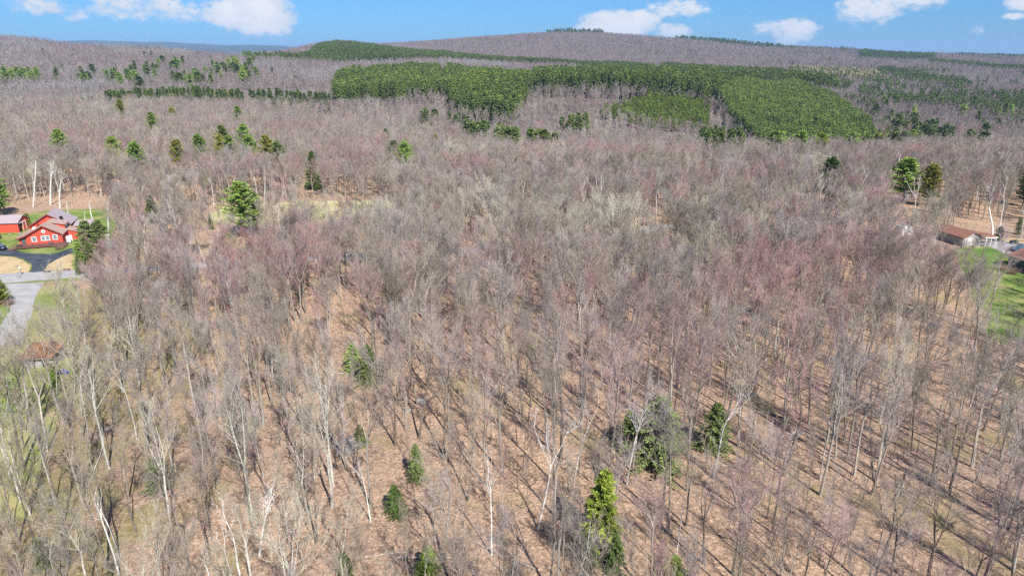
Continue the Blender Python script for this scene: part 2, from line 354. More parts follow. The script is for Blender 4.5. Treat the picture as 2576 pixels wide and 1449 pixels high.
me.polygons.add(len(quads)); me.polygons.foreach_set('loop_start', np.arange(0, len(quads)*4, 4, dtype=np.int32)); me.polygons.foreach_set('loop_total', np.full(len(quads), 4, dtype=np.int32))
me.materials.append(M['ground']); me.materials.append(M['forest_floor_far']); me.materials.append(M['far_ridge'])
cy = vv[quads[:, 0], 1]
me.polygons.foreach_set('material_index', ((cy > 420).astype(np.int32) + (cy > 6500).astype(np.int32)))
me.update(calc_edges=True); me.validate()
gr = tag(obj('ground', me), 'pinkish tan forest floor of fallen leaves rising into wooded hills', None, kind='structure')

FLATS = []       # polygons (world xy) that keep trees away
def sheet(name, pts, m, z, label, clear=True):
    """a flat sheet a little above the ground with an uneven edge"""
    pts = [Vector((p[0], p[1])) for p in pts]; outp = []
    rnd = random.Random(name)
    for i, a in enumerate(pts):
        b = pts[(i+1) % len(pts)]; n = max(1, int((b-a).length/1.5)); nrm = Vector((-(b-a).y, (b-a).x)).normalized()
        for k in range(n): outp.append(a.lerp(b, k/n) + nrm*rnd.uniform(-.18, .18))
    bm = bmesh.new(); vs = [bm.verts.new((p.x, p.y, z)) for p in outp]; f = bm.faces.new(vs)
    if f.normal.z < 0: f.normal_flip()
    bmesh.ops.triangulate(bm, faces=[f]); me = bpy.data.meshes.new(name); bm.to_mesh(me); bm.free(); me.materials.append(m)
    for p in me.polygons:
        if p.normal.z < 0: p.flip()
    o = tag(obj(name, me), label, None, kind='structure')
    if clear: FLATS.append([(p.x, p.y) for p in pts])
    return o
def inside(x, y, poly):
    c = False; n = len(poly); j = n-1
    for i in range(n):
        xi, yi = poly[i]; xj, yj = poly[j]
        if (yi > y) != (yj > y) and x < (xj-xi)*(y-yi)/(yj-yi)+xi: c = not c
        j = i
    return c
def GP(*pts): return [G(*p) for p in pts]
# left homestead
sheet('lawn', GP((-80, 560), (10, 556), (60, 543), (120, 530), (240, 526), (300, 532), (290, 575), (262, 640), (205, 700), (190, 706), (60, 712), (-80, 716)), M['lawn'], .012, 'green lawn round the red house')
sheet('dry_grass', GP((-60, 648), (-5, 646), (30, 647), (58, 655), (76, 668), (76, 678), (62, 694), (48, 705), (20, 712), (-60, 716)), M['lawn_dry'], .02, 'dry tan grass left of the black driveway')
sheet('dry_grass', GP((190, 640), (170, 640), (140, 652), (118, 668), (108, 685), (104, 700), (130, 703), (190, 696)), M['lawn_dry'], .02, 'dry tan grass right of the black driveway')
if False: sheet('bare_ground', GP((0, 547), (60, 538), (130, 524), (250, 522), (320, 528), (300, 512), (180, 505), (60, 512), (-60, 530)), M['shoulder'], .008, 'sandy strip between lawn and woods', clear=False)
sheet('driveway', GP((-70, 606), (0, 624), (40, 628), (50, 634), (85, 638), (125, 640), (150, 634), (178, 625), (200, 622), (200, 632), (178, 638), (150, 650), (122, 666), (110, 682), (103, 702), (62, 703), (72, 690), (82, 675), (78, 664), (60, 652), (35, 646), (0, 643), (-70, 640)), M['asphalt'], .03, 'black asphalt driveway that forks in front of the red house')
road_c = [(-175, 131), (-145, 134.5), (-121, 138), (-107, 141.5), (-85, 147), (-60, 153), (-35, 158), (-11, 164), (14, 173), (41, 186), (62, 197), (78, 214), (88, 240)]
def ribbon(pts, w0):
    l, r = [], []
    for i, p in enumerate(pts):
        w = w0 if p[0] < -100 else w0*.62
        a = Vector(pts[max(i-1, 0)]); b = Vector(pts[min(i+1, len(pts)-1)]); d = (b-a).normalized(); n = Vector((-d.y, d.x))
        l.append(tuple(Vector(p)+n*w/2)); r.append(tuple(Vector(p)-n*w/2))
    return l + r[::-1]
sheet('road_shoulder', ribbon(road_c, 8.0), M['shoulder'], .024, 'sandy gravel edge of the country road')
sheet('gravel_road', ribbon(road_c, 7.0), M['gravel'], .036, 'pale gravel country road running through the woods')
sheet('gravel_drive', GP((-10, 715), (112, 712), (92, 742), (80, 790), (52, 866), (0, 872), (-70, 880), (-70, 850), (-10, 838), (22, 790), (30, 760)), M['gravel'], .044, 'pale gravel lane turning off the road toward the camera')
sheet('rough_grass', GP((60, 722), (190, 714), (205, 760), (205, 830), (180, 960), (120, 1120), (60, 1300), (-80, 1330), (-80, 850), (40, 850), (60, 795)), M['lawn_olive'], .016, 'olive rough grass below the gravel lane', clear=False)
sheet('lawn', GP((-80, 770), (20, 770), (24, 780), (-2, 838), (-80, 850)), M['lawn'], .016, 'green lawn left of the gravel lane')
# meadow
sheet('meadow', GP((520, 541), (560, 522), (640, 513), (740, 508), (850, 505), (985, 503), (990, 520), (900, 530), (880, 548), (790, 560), (700, 566), (600, 566), (530, 560)), M['meadow'], .012, 'pale yellow meadow strip in the woods', clear=False)
MEADOW = GP((520, 541), (560, 522), (640, 513), (740, 508), (850, 505), (985, 503), (990, 520), (900, 530), (880, 548), (790, 560), (700, 566), (600, 566), (530, 560))
# right homestead
sheet('lawn', GP((2405, 632), (2430, 614), (2465, 618), (2500, 622), (2545, 648), (2530, 672), (2600, 690), (2700, 700), (2700, 880), (2600, 872), (2555, 850), (2520, 868), (2478, 838), (2492, 790), (2440, 752), (2452, 712), (2418, 676)), M['lawn'], .012, 'patchy green lawn beside the slate building', clear=False)
sheet('lawn', GP((2452, 628), (2478, 626), (2500, 624), (2520, 632), (2548, 655), (2533, 660), (2520, 666), (2500, 660), (2484, 666), (2470, 650), (2456, 645)), M['lawn_bright'], .02, 'bright green lawn in front of the cottage', clear=False)
sheet('gravel_drive', GP((2480, 600), (2512, 603), (2545, 612), (2600, 622), (2720, 640), (2720, 668), (2576, 645), (2545, 650), (2520, 634), (2490, 620), (2478, 612)), M['gravel'], .03, 'grey gravel drive beside the cottage and blue pickup')
sheet('dry_grass', GP((2500, 600), (2520, 606), (2580, 622), (2640, 630), (2640, 610), (2560, 600)), M['lawn_dry'], .02, 'dry grass under the quad bike')

# ------------------------------------------------------------------ trees
def rdir(rnd, d, ang):
    """a direction at angle ang from d, any azimuth"""
    d = d.normalized(); u = d.orthogonal().normalized(); w = d.cross(u); a = rnd.uniform(0, 2*math.pi)
    return (d*math.cos(ang) + (u*math.cos(a)+w*math.sin(a))*math.sin(ang)).normalized()
def chain(rnd, p, d, L, n, wob, up):
    pts = [p.copy()]; d = d.normalized()
    for i in range(n):
        d = (d + Vector((rnd.gauss(0, wob), rnd.gauss(0, wob), rnd.gauss(0, wob*.6)+up))).normalized()
        pts.append(pts[-1] + d*(L/n))
    return pts
def at(pts, t):
    x = t*(len(pts)-1); i = min(int(x), len(pts)-2); return pts[i].lerp(pts[i+1], x-i), (pts[i+1]-pts[i]).normalized()

def bare_tree(seed, H, limbs=13, branches=6, twigs=6, spikes=4, r0=.17, fork=.5, spread=1.0, tw=1.0, sides=6, fan=False):
    """leafless hardwood: trunk and leaders (slot 0), limbs > branches > twigs (slot 1)"""
    rnd = random.Random(seed); mb = MB()
    nl = rnd.choice([1, 2, 2, 3]) if limbs > 8 else rnd.choice([1, 2])
    if fan: nl = rnd.choice([3, 4])
    hf = H*fork*rnd.uniform(.75, 1.1)
    tp = chain(rnd, Vector((0, 0, -.3)), Vector((rnd.gauss(0, .03), rnd.gauss(0, .03), 1)), hf+.3, 4, .035, .06)
    mb.tube(tp, [r0*1.35, r0*1.02, r0*.92, r0*.85, r0*.78], sides, 0, tip=False)
    leaders = []
    for k in range(nl):
        d = rdir(rnd, Vector((0, 0, 1)), .06 if nl == 1 else (rnd.uniform(.16, .34) if not fan else rnd.uniform(.22, .5))*spread)
        L = (H-hf)*rnd.uniform(.82, 1.0)
        r = r0*.76/(nl**.35)
        pts = chain(rnd, tp[-1]-Vector((0, 0, .15)), d, L, 5, .07, .07)
        mb.tube(pts, [r, r*.8, r*.6, r*.42, r*.27, 0], max(4, sides-1), 0)
        leaders.append((pts, r, L))
    lows = [(tp, r0*.8, hf, .55, 1.0)] if rnd.random() < .6 else []
    src = [(a, b, c, .02, .93) for a, b, c in leaders]
    for j in range(limbs):
        if lows and j % 6 == 5: pts, r, L, t0, t1 = lows[0]
        else: pts, r, L, t0, t1 = src[j % len(src)]
        t = t0 + (t1-t0)*((j//max(1, len(src)) + rnd.random())/(limbs/len(src)))
        t = min(t, .95); p, dd = at(pts, t)
        ll = H*rnd.uniform(.17, .27)*(1.15-.55*t)*spread
        d1 = rdir(rnd, dd, rnd.uniform(.5, .95)*spread); d1.z = abs(d1.z)*.7+.25
        rr = max(.026, r*(.68-.34*t))
        lp = chain(rnd, p, d1, ll, 3, .12, .16)
        mb.tube(lp, [rr, rr*.72, rr*.45, 0], 4 if sides > 4 else 3, 1)
        for b in range(branches):
            tb = .15+.85*(b+rnd.random())/branches; p2, d2 = at(lp, min(tb, .98))
            l2 = ll*rnd.uniform(.35, .62)*(1.2-.6*tb)
            dv = rdir(rnd, d2, rnd.uniform(.4, .85)); dv.z += .22
            bp = chain(rnd, p2, dv, l2, 2, .1, .14); r2 = max(.014*tw, rr*.4)
            mb.tube(bp, [r2, r2*.65, 0], 3, 1)
            for q in range(twigs):
                tq = .12+.88*(q+rnd.random())/twigs; p3, d3 = at(bp, min(tq, .98))
                l3 = rnd.uniform(.5, 1.15)*(H/17)**.5; dq = rdir(rnd, d3, rnd.uniform(.35, .8)); dq.z += .2
                qp = chain(rnd, p3, dq, l3, 1, .05, .1)
                mb.tube(qp, [.011*tw, 0], 3, 1)
                for s in range(spikes):
                    p4, d4 = at(qp, rnd.uniform(.15, .95)); l4 = rnd.uniform(.3, .65)*(H/17)**.5
                    d5 = rdir(rnd, d4, rnd.uniform(.3, .8)); d5.z += .15
                    mb.tube([p4, p4+d5.normalized()*l4], [.0075*tw, 0], 3, 1)
    return mb

def white_tree(seed, H, r0=.14, limbs=7, lean=(0, 0), fork=.55, twisty=.12, sub=3, double=False):
    """dead or bare white-barked tree: trunk (slot 0), crown of broken pale limbs (slot 1)"""
    rnd = random.Random(seed); mb = MB(); hf = H*fork
    d0 = Vector((lean[0], lean[1], 1)).normalized()
    tp = chain(rnd, Vector((0, 0, -.3)), d0, hf+.3, 6, twisty*.35, .0)
    mb.tube(tp, [r0*(1.3-.1*i) for i in range(7)], 6, 0, tip=False)
    leads = []
    for k in range(2 if double else rnd.choice([1, 2, 3])):
        d = rdir(rnd, (tp[-1]-tp[-2]), rnd.uniform(.15, .45)); L = (H-hf)*rnd.uniform(.75, 1.0)
        pts = chain(rnd, tp[-1]-d*.1, d, L, 6, twisty, .1); r = r0*.6
        mb.tube(pts, [r, r*.85, r*.7, r*.5, r*.35, r*.25, .012], 5, 1, tip=True); leads.append((pts, r, L))
    for j in range(limbs):
        pts, r, L = rnd.choice(leads + ([(tp[3:], r0*.6, hf*.5)] if rnd.random() < .35 else []))
        t = rnd.uniform(.05, .9); p, dd = at(pts, t); l = max(.8, L*rnd.uniform(.28, .62)*(1.1-.5*t))
        d = rdir(rnd, dd, rnd.uniform(.5, 1.1)); d.z += .3
        lp = chain(rnd, p, d, l, 4, twisty*1.3, .14); rr = r*.55*(1-.4*t)
        mb.tube(lp, [rr, rr*.8, rr*.6, rr*.35, 0], 4, 1)
        for q in range(sub):
            p3, d3 = at(lp, rnd.uniform(.25, .95)); dq = rdir(rnd, d3, rnd.uniform(.4, .9)); dq.z += .25
            qp = chain(rnd, p3, dq, l*rnd.uniform(.25, .5), 2, .2, .15); mb.tube(qp, [rr*.4, rr*.22, 0], 3, 1)
            for _ in range(2):
                p4, d4 = at(qp, rnd.uniform(.3, .95)); mb.tube([p4, p4+rdir(rnd, d4, .6)*l*rnd.uniform(.12, .25)], [.014, 0], 3, 1)
    return mb

def tuft(mb, rnd, c, size, n, m, droop=0.0, flat=.6, out=None):
    """spray of needle-covered twigs: n small bent blades around c"""
    for _ in range(n):
        a = rnd.uniform(0, 2*math.pi)
        d = Vector((math.cos(a), math.sin(a), rnd.uniform(-flat, flat)-droop))
        if out is not None: d = d*.75 + out*.9
        d.normalize(); w = rdir(rnd, d, math.pi/2); s = size*rnd.uniform(.6, 1.25)
        p = c + Vector((rnd.uniform(-1, 1), rnd.uniform(-1, 1), rnd.uniform(-.6, .6)))*size*.4
        b = len(mb.v); q = p + d*s; h = w*s*.24
        mb.v += [tuple(p-h*.5), tuple(p+d*s*.5+h+Vector((0, 0, s*.06))), tuple(q), tuple(p+d*s*.5-h-Vector((0, 0, s*.02)))]
        mb.face((b, b+1, b+2), m); mb.face((b, b+2, b+3), m)
def conifer(seed, H, Rb, kind='spruce', boughs=70, steps=4, blades=3, size=.55, base=.12, m0=0, m1=1, shape=1.0, irr=.15):
    """evergreen: trunk (slot 0) and whorled boughs of needle sprays (slot 1)"""
    rnd = random.Random(seed); mb = MB()
    lean = Vector((rnd.gauss(0, .02), rnd.gauss(0, .02), 1))
    tp = chain(rnd, Vector((0, 0, -.3)), lean, H*.97, 5, .02, .05)
    r0 = H*.014
    mb.tube(tp, [r0*1.2, r0, r0*.8, r0*.55, r0*.3, .01], 5, m0)
    lob = [rnd.uniform(.75, 1.2) for _ in range(7)]
    for k in range(boughs):
        f = (k+rnd.random())/boughs; t = base+(1-base)*(f**.85)
        if t > .985: continue
        p, _d = at(tp, min(.99, t)); a = rnd.uniform(0, 2*math.pi)
        prof = (1-((t-base)/(1-base)))**shape
        if kind == 'pine': prof = (max(0.0, math.sin(math.pi*min(1, .18+.82*(t-base)/(1-base))))**.6)*(1.08-.5*t)
        if kind == 'cedar': prof = (1-((t-base)/(1-base))**2.2)
        L = Rb*(prof*lob[int(a/(2*math.pi)*7) % 7]*rnd.uniform(1-irr, 1+irr)+.06)
        dr = {'spruce': -.22, 'pine': .16, 'hemlock': -.12, 'cedar': .7}[kind]
        d = Vector((math.cos(a), math.sin(a), dr+.35*t)).normalized()
        bp = chain(rnd, p, d, L, 3, .06, .05 if kind != 'hemlock' else -.05)
        if steps > 2: mb.tube(bp, [.03, .02, .012, 0], 3, m0)
        for s in range(steps):
            u = ((s+.6)/steps) if steps > 1 else .7
            c, _ = at(bp, min(.99, u)); tuft(mb, rnd, c, size*(1.1-.25*u), blades, m1, droop={'spruce': .25, 'pine': -.15, 'hemlock': .35, 'cedar': -.5}[kind], out=d*.8)
    tuft(mb, rnd, tp[-1], size*.6, 4, m1, droop=-1)
    return mb

STORE = bpy.data.collections.new('tree_store')          # never linked: only holds the shapes that the wood repeats
def stored(name, me, mats=None):
    o = bpy.data.objects.new(name, me); STORE.objects.link(o)
    if mats:
        for i, m in enumerate(mats):
            o.material_slots[i].link = 'OBJECT'; o.material_slots[i].material = m
    return o
def variant_set(name, items):
    c = bpy.data.collections.new(name)
    for i, (me, mats) in enumerate(items):
        o = bpy.data.objects.new('%s_%03d' % (name, i), me); c.objects.link(o)
        if mats:
            for k, m in enumerate(mats): o.material_slots[k].link = 'OBJECT'; o.material_slots[k].material = m
    return c
def scatter(name, pts, coll, label, cat=None, kind='stuff'):
    """pts: rows x, y, z, tilt x, tilt y, turn, scale, scale z, variant"""
    P = np.array(pts, float)
    if len(P) == 0: return None
    me = bpy.data.meshes.new(name); me.vertices.add(len(P)); me.vertices.foreach_set('co', P[:, :3].ravel())
    a = me.attributes.new('turn', 'FLOAT_VECTOR', 'POINT'); a.data.foreach_set('vector', P[:, 3:6].ravel())
    a = me.attributes.new('size', 'FLOAT_VECTOR', 'POINT'); a.data.foreach_set('vector', P[:, [6, 6, 7]].ravel())
    a = me.attributes.new('which', 'INT', 'POINT'); a.data.foreach_set('value', P[:, 8].astype(np.int32))
    o = obj(name, me)
    g = bpy.data.node_groups.new(name+'_scatter', 'GeometryNodeTree')
    g.interface.new_socket('Geometry', in_out='INPUT', socket_type='NodeSocketGeometry'); g.interface.new_socket('Geometry', in_out='OUTPUT', socket_type='NodeSocketGeometry')
    N, L = g.nodes, g.links
    gi = N.new('NodeGroupInput'); go = N.new('NodeGroupOutput'); ip = N.new('GeometryNodeInstanceOnPoints'); ci = N.new('GeometryNodeCollectionInfo')
    ci.inputs['Collection'].default_value = coll; ci.inputs['Separate Children'].default_value = True; ci.inputs['Reset Children'].default_value = True
    def na(nm, t):
        n = N.new('GeometryNodeInputNamedAttribute'); n.data_type = t; n.inputs['Name'].default_value = nm
        return n.outputs['Attribute']
    e2r = N.new('FunctionNodeEulerToRotation'); L.new(na('turn', 'FLOAT_VECTOR'), e2r.inputs[0])
    L.new(gi.outputs[0], ip.inputs['Points']); L.new(ci.outputs[0], ip.inputs['Instance']); ip.inputs['Pick Instance'].default_value = True
    L.new(na('which', 'INT'), ip.inputs['Instance Index']); L.new(e2r.outputs[0], ip.inputs['Rotation']); L.new(na('size', 'FLOAT_VECTOR'), ip.inputs['Scale'])
    L.new(ip.outputs[0], go.inputs[0])
    md = o.modifiers.new('scatter', 'NODES'); md.node_group = g
    return tag(o, label, cat, kind=kind)

# shapes: near hardwoods
NEAR = []
for i in range(9):
    rnd = random.Random(100+i)
    H = [15.5, 14.5, 16.5, 13.5, 15, 11.5, 14.5, 16, 10.5][i]
    mb = bare_tree(200+i, H, limbs=rnd.choice([12, 14, 15]) if i not in (3, 5, 8) else 9, branches=6, twigs=5, spikes=3, r0=[.145, .11, .165, .075, .125, .06, .11, .155, .05][i], fork=[.5, .55, .42, .5, .6, .5, .45, .48, .5][i], spread=[1, .85, 1.1, .75, .85, .7, 1.0, 1.1, .75][i], tw=1.1)
    NEAR.append(mb)
PAL = [('bark', 'twig_grey'), ('bark', 'twig_red'), ('bark_pale', 'twig_pale'), ('bark', 'twig_tan')]
near_full = [mb.mesh('bare_tree_shape', [M['bark'], M['twig_grey']]) for mb in NEAR]
near_trunk = [mb.mesh('trunk_shape', [M['bark']], only=0) for mb in NEAR]
near_crown = [mb.mesh('crown_shape', [M['twig_grey']], only=1) for mb in NEAR]
V_NEAR = variant_set('near_hardwood', [(near_full[i % 9], [M[PAL[i//9][0]], M[PAL[i//9][1]]]) for i in range(36)])
wood = []
for i in range(9):
    rnd = random.Random(100+i)
    mb = bare_tree(300+i, [15, 14, 16, 13.5, 15, 13, 14.5, 15.5, 12.5][i], fan=i % 3 != 2, limbs=15, branches=6, twigs=5, spikes=4, r0=[.15, .12, .17, .11, .14, .1, .13, .16, .1][i], fork=[.5, .55, .45, .55, .55, .5, .5, .5, .5][i], spread=[1.1, 1, 1.1, 1, 1, .9, 1.1, 1.1, 1][i], tw=1.5)
    wood.append(mb.mesh('wood_tree_shape', [M['bark'], M['twig_grey']]))
V_WOOD = variant_set('wood_hardwood', [(wood[i % 9], [M[PAL[i//9][0]], M[PAL[i//9][1]]]) for i in range(36)])
mids = []
for i in range(6):
    mb = bare_tree(400+i, [17, 16, 18, 15, 17.5, 16.5][i], fan=i != 3, limbs=12, branches=5, twigs=5, spikes=3, r0=.17, fork=.5, spread=[1, .9, 1.1, .85, 1, 1.2][i], tw=2.2, sides=5)
    mids.append(mb.mesh('mid_tree_shape', [M['bark'], M['twig_grey']]))
V_MID = variant_set('mid_hardwood', [(mids[i % 6], [M[PAL[i//6][0]], M[PAL[i//6][1]]]) for i in range(24)])
fars = []
for i in range(4):
    mb = bare_tree(500+i, [16, 17, 15, 17.5][i], limbs=9, branches=5, twigs=4, spikes=1, r0=.2, fork=.45, spread=1.15, tw=6.5, sides=4)
    fars.append(mb.mesh('far_tree_shape', [M['bark'], M['far_twig']]))
V_FAR = variant_set('far_hardwood', [(fars[i % 4], [M['bark'], M['far_twig'] if i < 4 else M['far_twig_grey']]) for i in range(8)])
saps = []
for i in range(5):
    mb = bare_tree(600+i, [5, 6.5, 8, 4, 7][i], limbs=7, branches=4, twigs=4, spikes=2, r0=[.03, .04, .05, .025, .045][i], fork=.3, spread=[1, .8, .7, 1.2, .9][i], tw=.9, sides=4)
    saps.append(mb.mesh('sapling_shape', [M['bark'], M['twig_tan']]))
V_SAP = variant_set('sapling', [(saps[i % 5], [M['bark'], M[('twig_tan', 'twig_grey', 'twig_red')[i//5]]]) for i in range(15)])

# ---- where hardwoods stand
def spot(px, py, r, z=12):
    x, y = G(px, py, z); return (x, y, r*y/1700)
RED = [spot(*a) for a in [(850, 368, 62), (1085, 548, 45), (1360, 565, 40), (1425, 598, 42), (850, 582, 38), (640, 640, 70), (720, 655, 60), (560, 650, 50), (380, 590, 35), (2190, 850, 50), (1655, 520, 40), (1950, 515, 40), (1180, 400, 60), (1500, 365, 70), (1700, 375, 60), (2350, 380, 70), (2500, 390, 60), (1800, 430, 60), (1430, 470, 40), (2160, 480, 60), (2420, 780, 40), (430, 720, 40), (1230, 1210, 45), (1960, 950, 60), (930, 740, 50), (2120, 1050, 40), (300, 690, 60)]]
PALE = [spot(*a) for a in [(780, 470, 55), (850, 450, 50), (1270, 480, 50), (1310, 470, 45), (960, 545, 60), (1060, 560, 55), (1790, 585, 70), (1900, 545, 60), (330, 475, 40), (370, 430, 35), (1390, 370, 50), (560, 470, 35), (1240, 445, 35), (2020, 400, 50), (1190, 540, 60), (1740, 610, 40), (2300, 360, 50), (1480, 520, 40), (2060, 540, 45)]]
def palette(x, y, rnd):
    for (a, b, r) in RED:
        if (x-a)**2 + ((y-b)*.8)**2 < r*r*1.3 and rnd.random() < .5: return 1
    for (a, b, r) in PALE:
        if (x-a)**2 + ((y-b)*.8)**2 < r*r and rnd.random() < .8: return 2
    q = rnd.random() + .9*(mnoise.noise(Vector((x/45, y/45, 3.1))))
    return 1 if q > .86 else (2 if q < -.1 else (3 if .1 < q < .42 else 0))
CLEARW = [Vector(p) for p in road_c]
def blocked(x, y):
    for p in FLATS:
        if inside(x, y, p): return True
    return False
KEEP = []      # (x, y, r) round placed things
SKIPPED = [GP((2395, 560), (2480, 560), (2700, 590), (2700, 900), (2560, 880), (2500, 840), (2460, 760), (2430, 680), (2400, 620)),
           GP((395, 540), (330, 500), (180, 500), (60, 512), (0, 530), (-60, 540), (-60, 700), (-80, 890), (150, 880), (188, 830), (190, 720), (240, 640), (300, 560)),      # the homestead
           GP((2478, 572), (2540, 585), (2700, 600), (2700, 900), (2570, 830), (2520, 780), (2490, 700), (2450, 660), (2400, 590)),
           GP((-80, 860), (160, 860), (150, 960), (90, 990), (-80, 1000))]
CAND = {}
rnd = random.Random(11)
near_pts, mid_pts, far_pts, sap_pts, wood_pts = [], [], [], [], []
def vis(x, y, z=0, m=0):
    p = project(x, y, z); q = project(x, y, z+17)
    if not p or not q: return False
    return max(p[0], q[0]) > -m and min(p[0], q[0]) < 2576+m and q[1] < 1449+m
cands = []
Y = 20.0
PLANT = {}     # conifer blocks in (picture column, distance): hardwoods stay out
def blk(pts): return [PXY(px, y) for px, y in pts]
BLOCKS = {
 'P1': blk([(838, 640), (1112, 650), (1108, 900), (880, 860), (840, 760)]),
 'P1b': blk([(1118, 650), (1145, 580), (1285, 560), (1338, 650), (1335, 880), (1120, 905)]),
 'P2': blk([(1345, 660), (1810, 655), (1850, 850), (2112, 880), (2100, 985), (1850, 990), (1345, 930)]),
 'P3': blk([(1800, 660), (1950, 515), (2235, 520), (2215, 600), (2120, 760), (2000, 880), (1850, 860)]),
 'P0': blk([(760, 1300), (900, 1290), (1440, 1280), (1450, 1500), (1140, 1480), (1140, 1810), (810, 1810)]),
 'P0b': blk([(1450, 1250), (1645, 1230), (1640, 1420), (1450, 1420)]),
 'P4': blk([(1665, 1080), (1980, 1090), (1960, 1300), (1660, 1480)]),
 'P5': blk([(1985, 1200), (2215, 1180), (2230, 1450), (1980, 1620)]),
 'P2c': blk([(1500, 590), (1640, 560), (1790, 560), (1795, 640), (1640, 650)]),
}
for _i, (_a, _b, _c, _d) in enumerate([(620, 880, (1255, 1240), (1330, 1300)), (1372, 1512, (2860, 2860), (2960, 2960)), (1690, 1960, (2820, 2640), (2960, 2760)), (2150, 2340, (2250, 2120), (2560, 2500)), (2330, 2620, (1900, 1500), (2150, 1680)),
        (2400, 2620, (2450, 2450), (2560, 2560)), (2205, 2430, (1420, 1120), (1650, 1250))]): BLOCKS['belt%d' % _i] = blk([(_a, _c[0]), (_b, _c[1]), (_b, _d[1]), (_a, _d[0])])
BLK_BB = {k: (min(p[0] for p in v), max(p[0] for p in v), min(p[1] for p in v), max(p[1] for p in v)) for k, v in BLOCKS.items()}
def in_block(x, y):
    for k, p in BLOCKS.items():
        b = BLK_BB[k]
        if b[0] < x < b[1] and b[2] < y < b[3] and inside(x, y, p): return k
    return None
def jitter_grid(y0, y1, step, margin):
    y = y0
    while y < y1:
        st = step(y) if callable(step) else step
        hw = .735*y + margin
        x = -hw
        while x < hw:
            yield x+rnd.uniform(-.48, .48)*st, y+rnd.uniform(-.48, .48)*st
            x += st
        y += st
for x, y in jitter_grid(16, 262, lambda y: 3.75 if y < 85 else 3.55, 26):
    if rnd.random() < .08: continue
    if blocked(x, y) or any(inside(x, y, s) for s in SKIPPED): continue
    if y > 195 and inside(x, y, MEADOW) and rnd.random() < .9: continue
    d = mnoise.noise(Vector((x/22, y/22, 9)))
    if d < -.38 and rnd.random() < .7: continue
    cands.append((x, y))
def by_top(px, ytop, h, y0=25, y1=3200):
    Y = y0
    while Y < y1:
        x = (px-1288)/_v(ytop)[1]*(Y); z = tz(x, Y)
        p = project(x, Y, z+h)
        if p and p[1] <= ytop:
            x += (px-p[0])/FPX*p[2]; return x, Y, tz(x, Y)
        Y += max(.4, Y*.004)
    return None
def stand(name, me, pos, turn, scale, label, cat, group=None, tilt=(0, 0)):
    o = obj(name, me, loc=pos, rot=(tilt[0], tilt[1], turn), scale=scale); KEEP.append((pos[0], pos[1], 1.6)); return tag(o, label, cat, group)
def tree_thing(name, trunk_me, crown_me, pos, turn, scale, label, cat, group=None, tilt=(0, 0), mats=None, keep=1.6):
    t = obj(name, None, loc=pos, rot=(tilt[0], tilt[1], turn), scale=scale); tag(t, label, cat, group); t.empty_display_size = .5
    a = obj('trunk', trunk_me, t); b = obj('crown', crown_me, t)
    if mats:
        for q, m in ((a, mats[0]), (b, mats[1])): q.material_slots[0].link = 'OBJECT'; q.material_slots[0].material = m
    KEEP.append((pos[0], pos[1], keep)); return t

# evergreen shapes
def con_set(kind, seeds, H, Rb, **k):
    r = []
    for s in seeds:
        mb = conifer(s, H, Rb, kind, **k); r.append((mb.mesh('trunk_shape', [M['con_bark']], only=0), mb.mesh('crown_shape', [M['spruce']], only=1), mb.mesh('evergreen_shape', [M['con_bark'], M['spruce']])))
    return r
S_SPR = con_set('spruce', (1, 2, 3), 12, 2.6, boughs=170, steps=6, blades=9, size=.42, base=.05, shape=.9)
S_PIN = con_set('pine', (4, 5, 6), 18, 4.6, boughs=120, steps=7, blades=11, size=.62, base=.2, irr=.3)
S_HEM = con_set('hemlock', (7, 8, 9), 12, 3.6, boughs=210, steps=7, blades=8, size=.42, base=.02, shape=.8, irr=.35)
S_CED = con_set('cedar', (10, 11), 8, 2.2, boughs=220, steps=5, blades=8, size=.34, base=.02)
m_spr = [conifer(20+i, 13, 2.6, 'spruce', boughs=80, steps=3, blades=5, size=.75, base=.1, shape=.95) for i in range(4)]
m_pin = [conifer(30+i, 16, 3.8, 'pine', boughs=70, steps=4, blades=5, size=.95, base=.3, irr=.35) for i in range(4)]
def multi(mbs, mats, nm): return [mb.mesh(nm, mats) for mb in mbs]
SPR_M = multi(m_spr, [M['con_bark'], M['spruce']], 'spruce_shape'); PIN_M = multi(m_pin, [M['con_bark'], M['pine']], 'pine_shape')
f_con = [conifer(40+i, 20, 2.5, 'spruce', boughs=48, steps=2, blades=3, size=1.25, base=.3, shape=.95, irr=.3) for i in range(5)]
CON_F = multi(f_con, [M['con_bark'], M['far_con']], 'plantation_shape')

EV = random.Random(77)
def evergreen(name, shapes, cr, px, ytop, h, label, cat, Yfix=None, group=None, wide=1.0, baseH=None):
    if Yfix:
        x, y = PXY(px, Yfix, ytop); p = (x, y, tz(x, y))
    else: p = by_top(px, ytop, h)
    if p is None: return
    tm, cm, _f = EV.choice(shapes); H0 = {id(S_SPR): 12, id(S_PIN): 18, id(S_HEM): 12, id(S_CED): 8}[id(shapes)]
    s = h/H0; dd = math.hypot(p[0], p[1])
    for t_ in range(2, 17, 3): KEEP.append((p[0]*(1-t_/dd), p[1]*(1-t_/dd), 2.5))
    return tree_thing(name, tm, cm, p, EV.uniform(0, 6.28), (s*wide, s*wide, s), label, cat, group, mats=(M['con_bark'], M[cr]), keep=2.2)
def ev_base(name, shapes, cr, px, ybase, h, label, cat, group=None, wide=1.0):
    x, y = G(px, ybase); tm, cm, _f = EV.choice(shapes); H0 = {id(S_SPR): 12, id(S_PIN): 18, id(S_HEM): 12, id(S_CED): 8}[id(shapes)]; s = h/H0
    return tree_thing(name, tm, cm, (x, y, 0), EV.uniform(0, 6.28), (s*wide, s*wide, s), label, cat, group, mats=(M['con_bark'], M[cr]), keep=2.4)
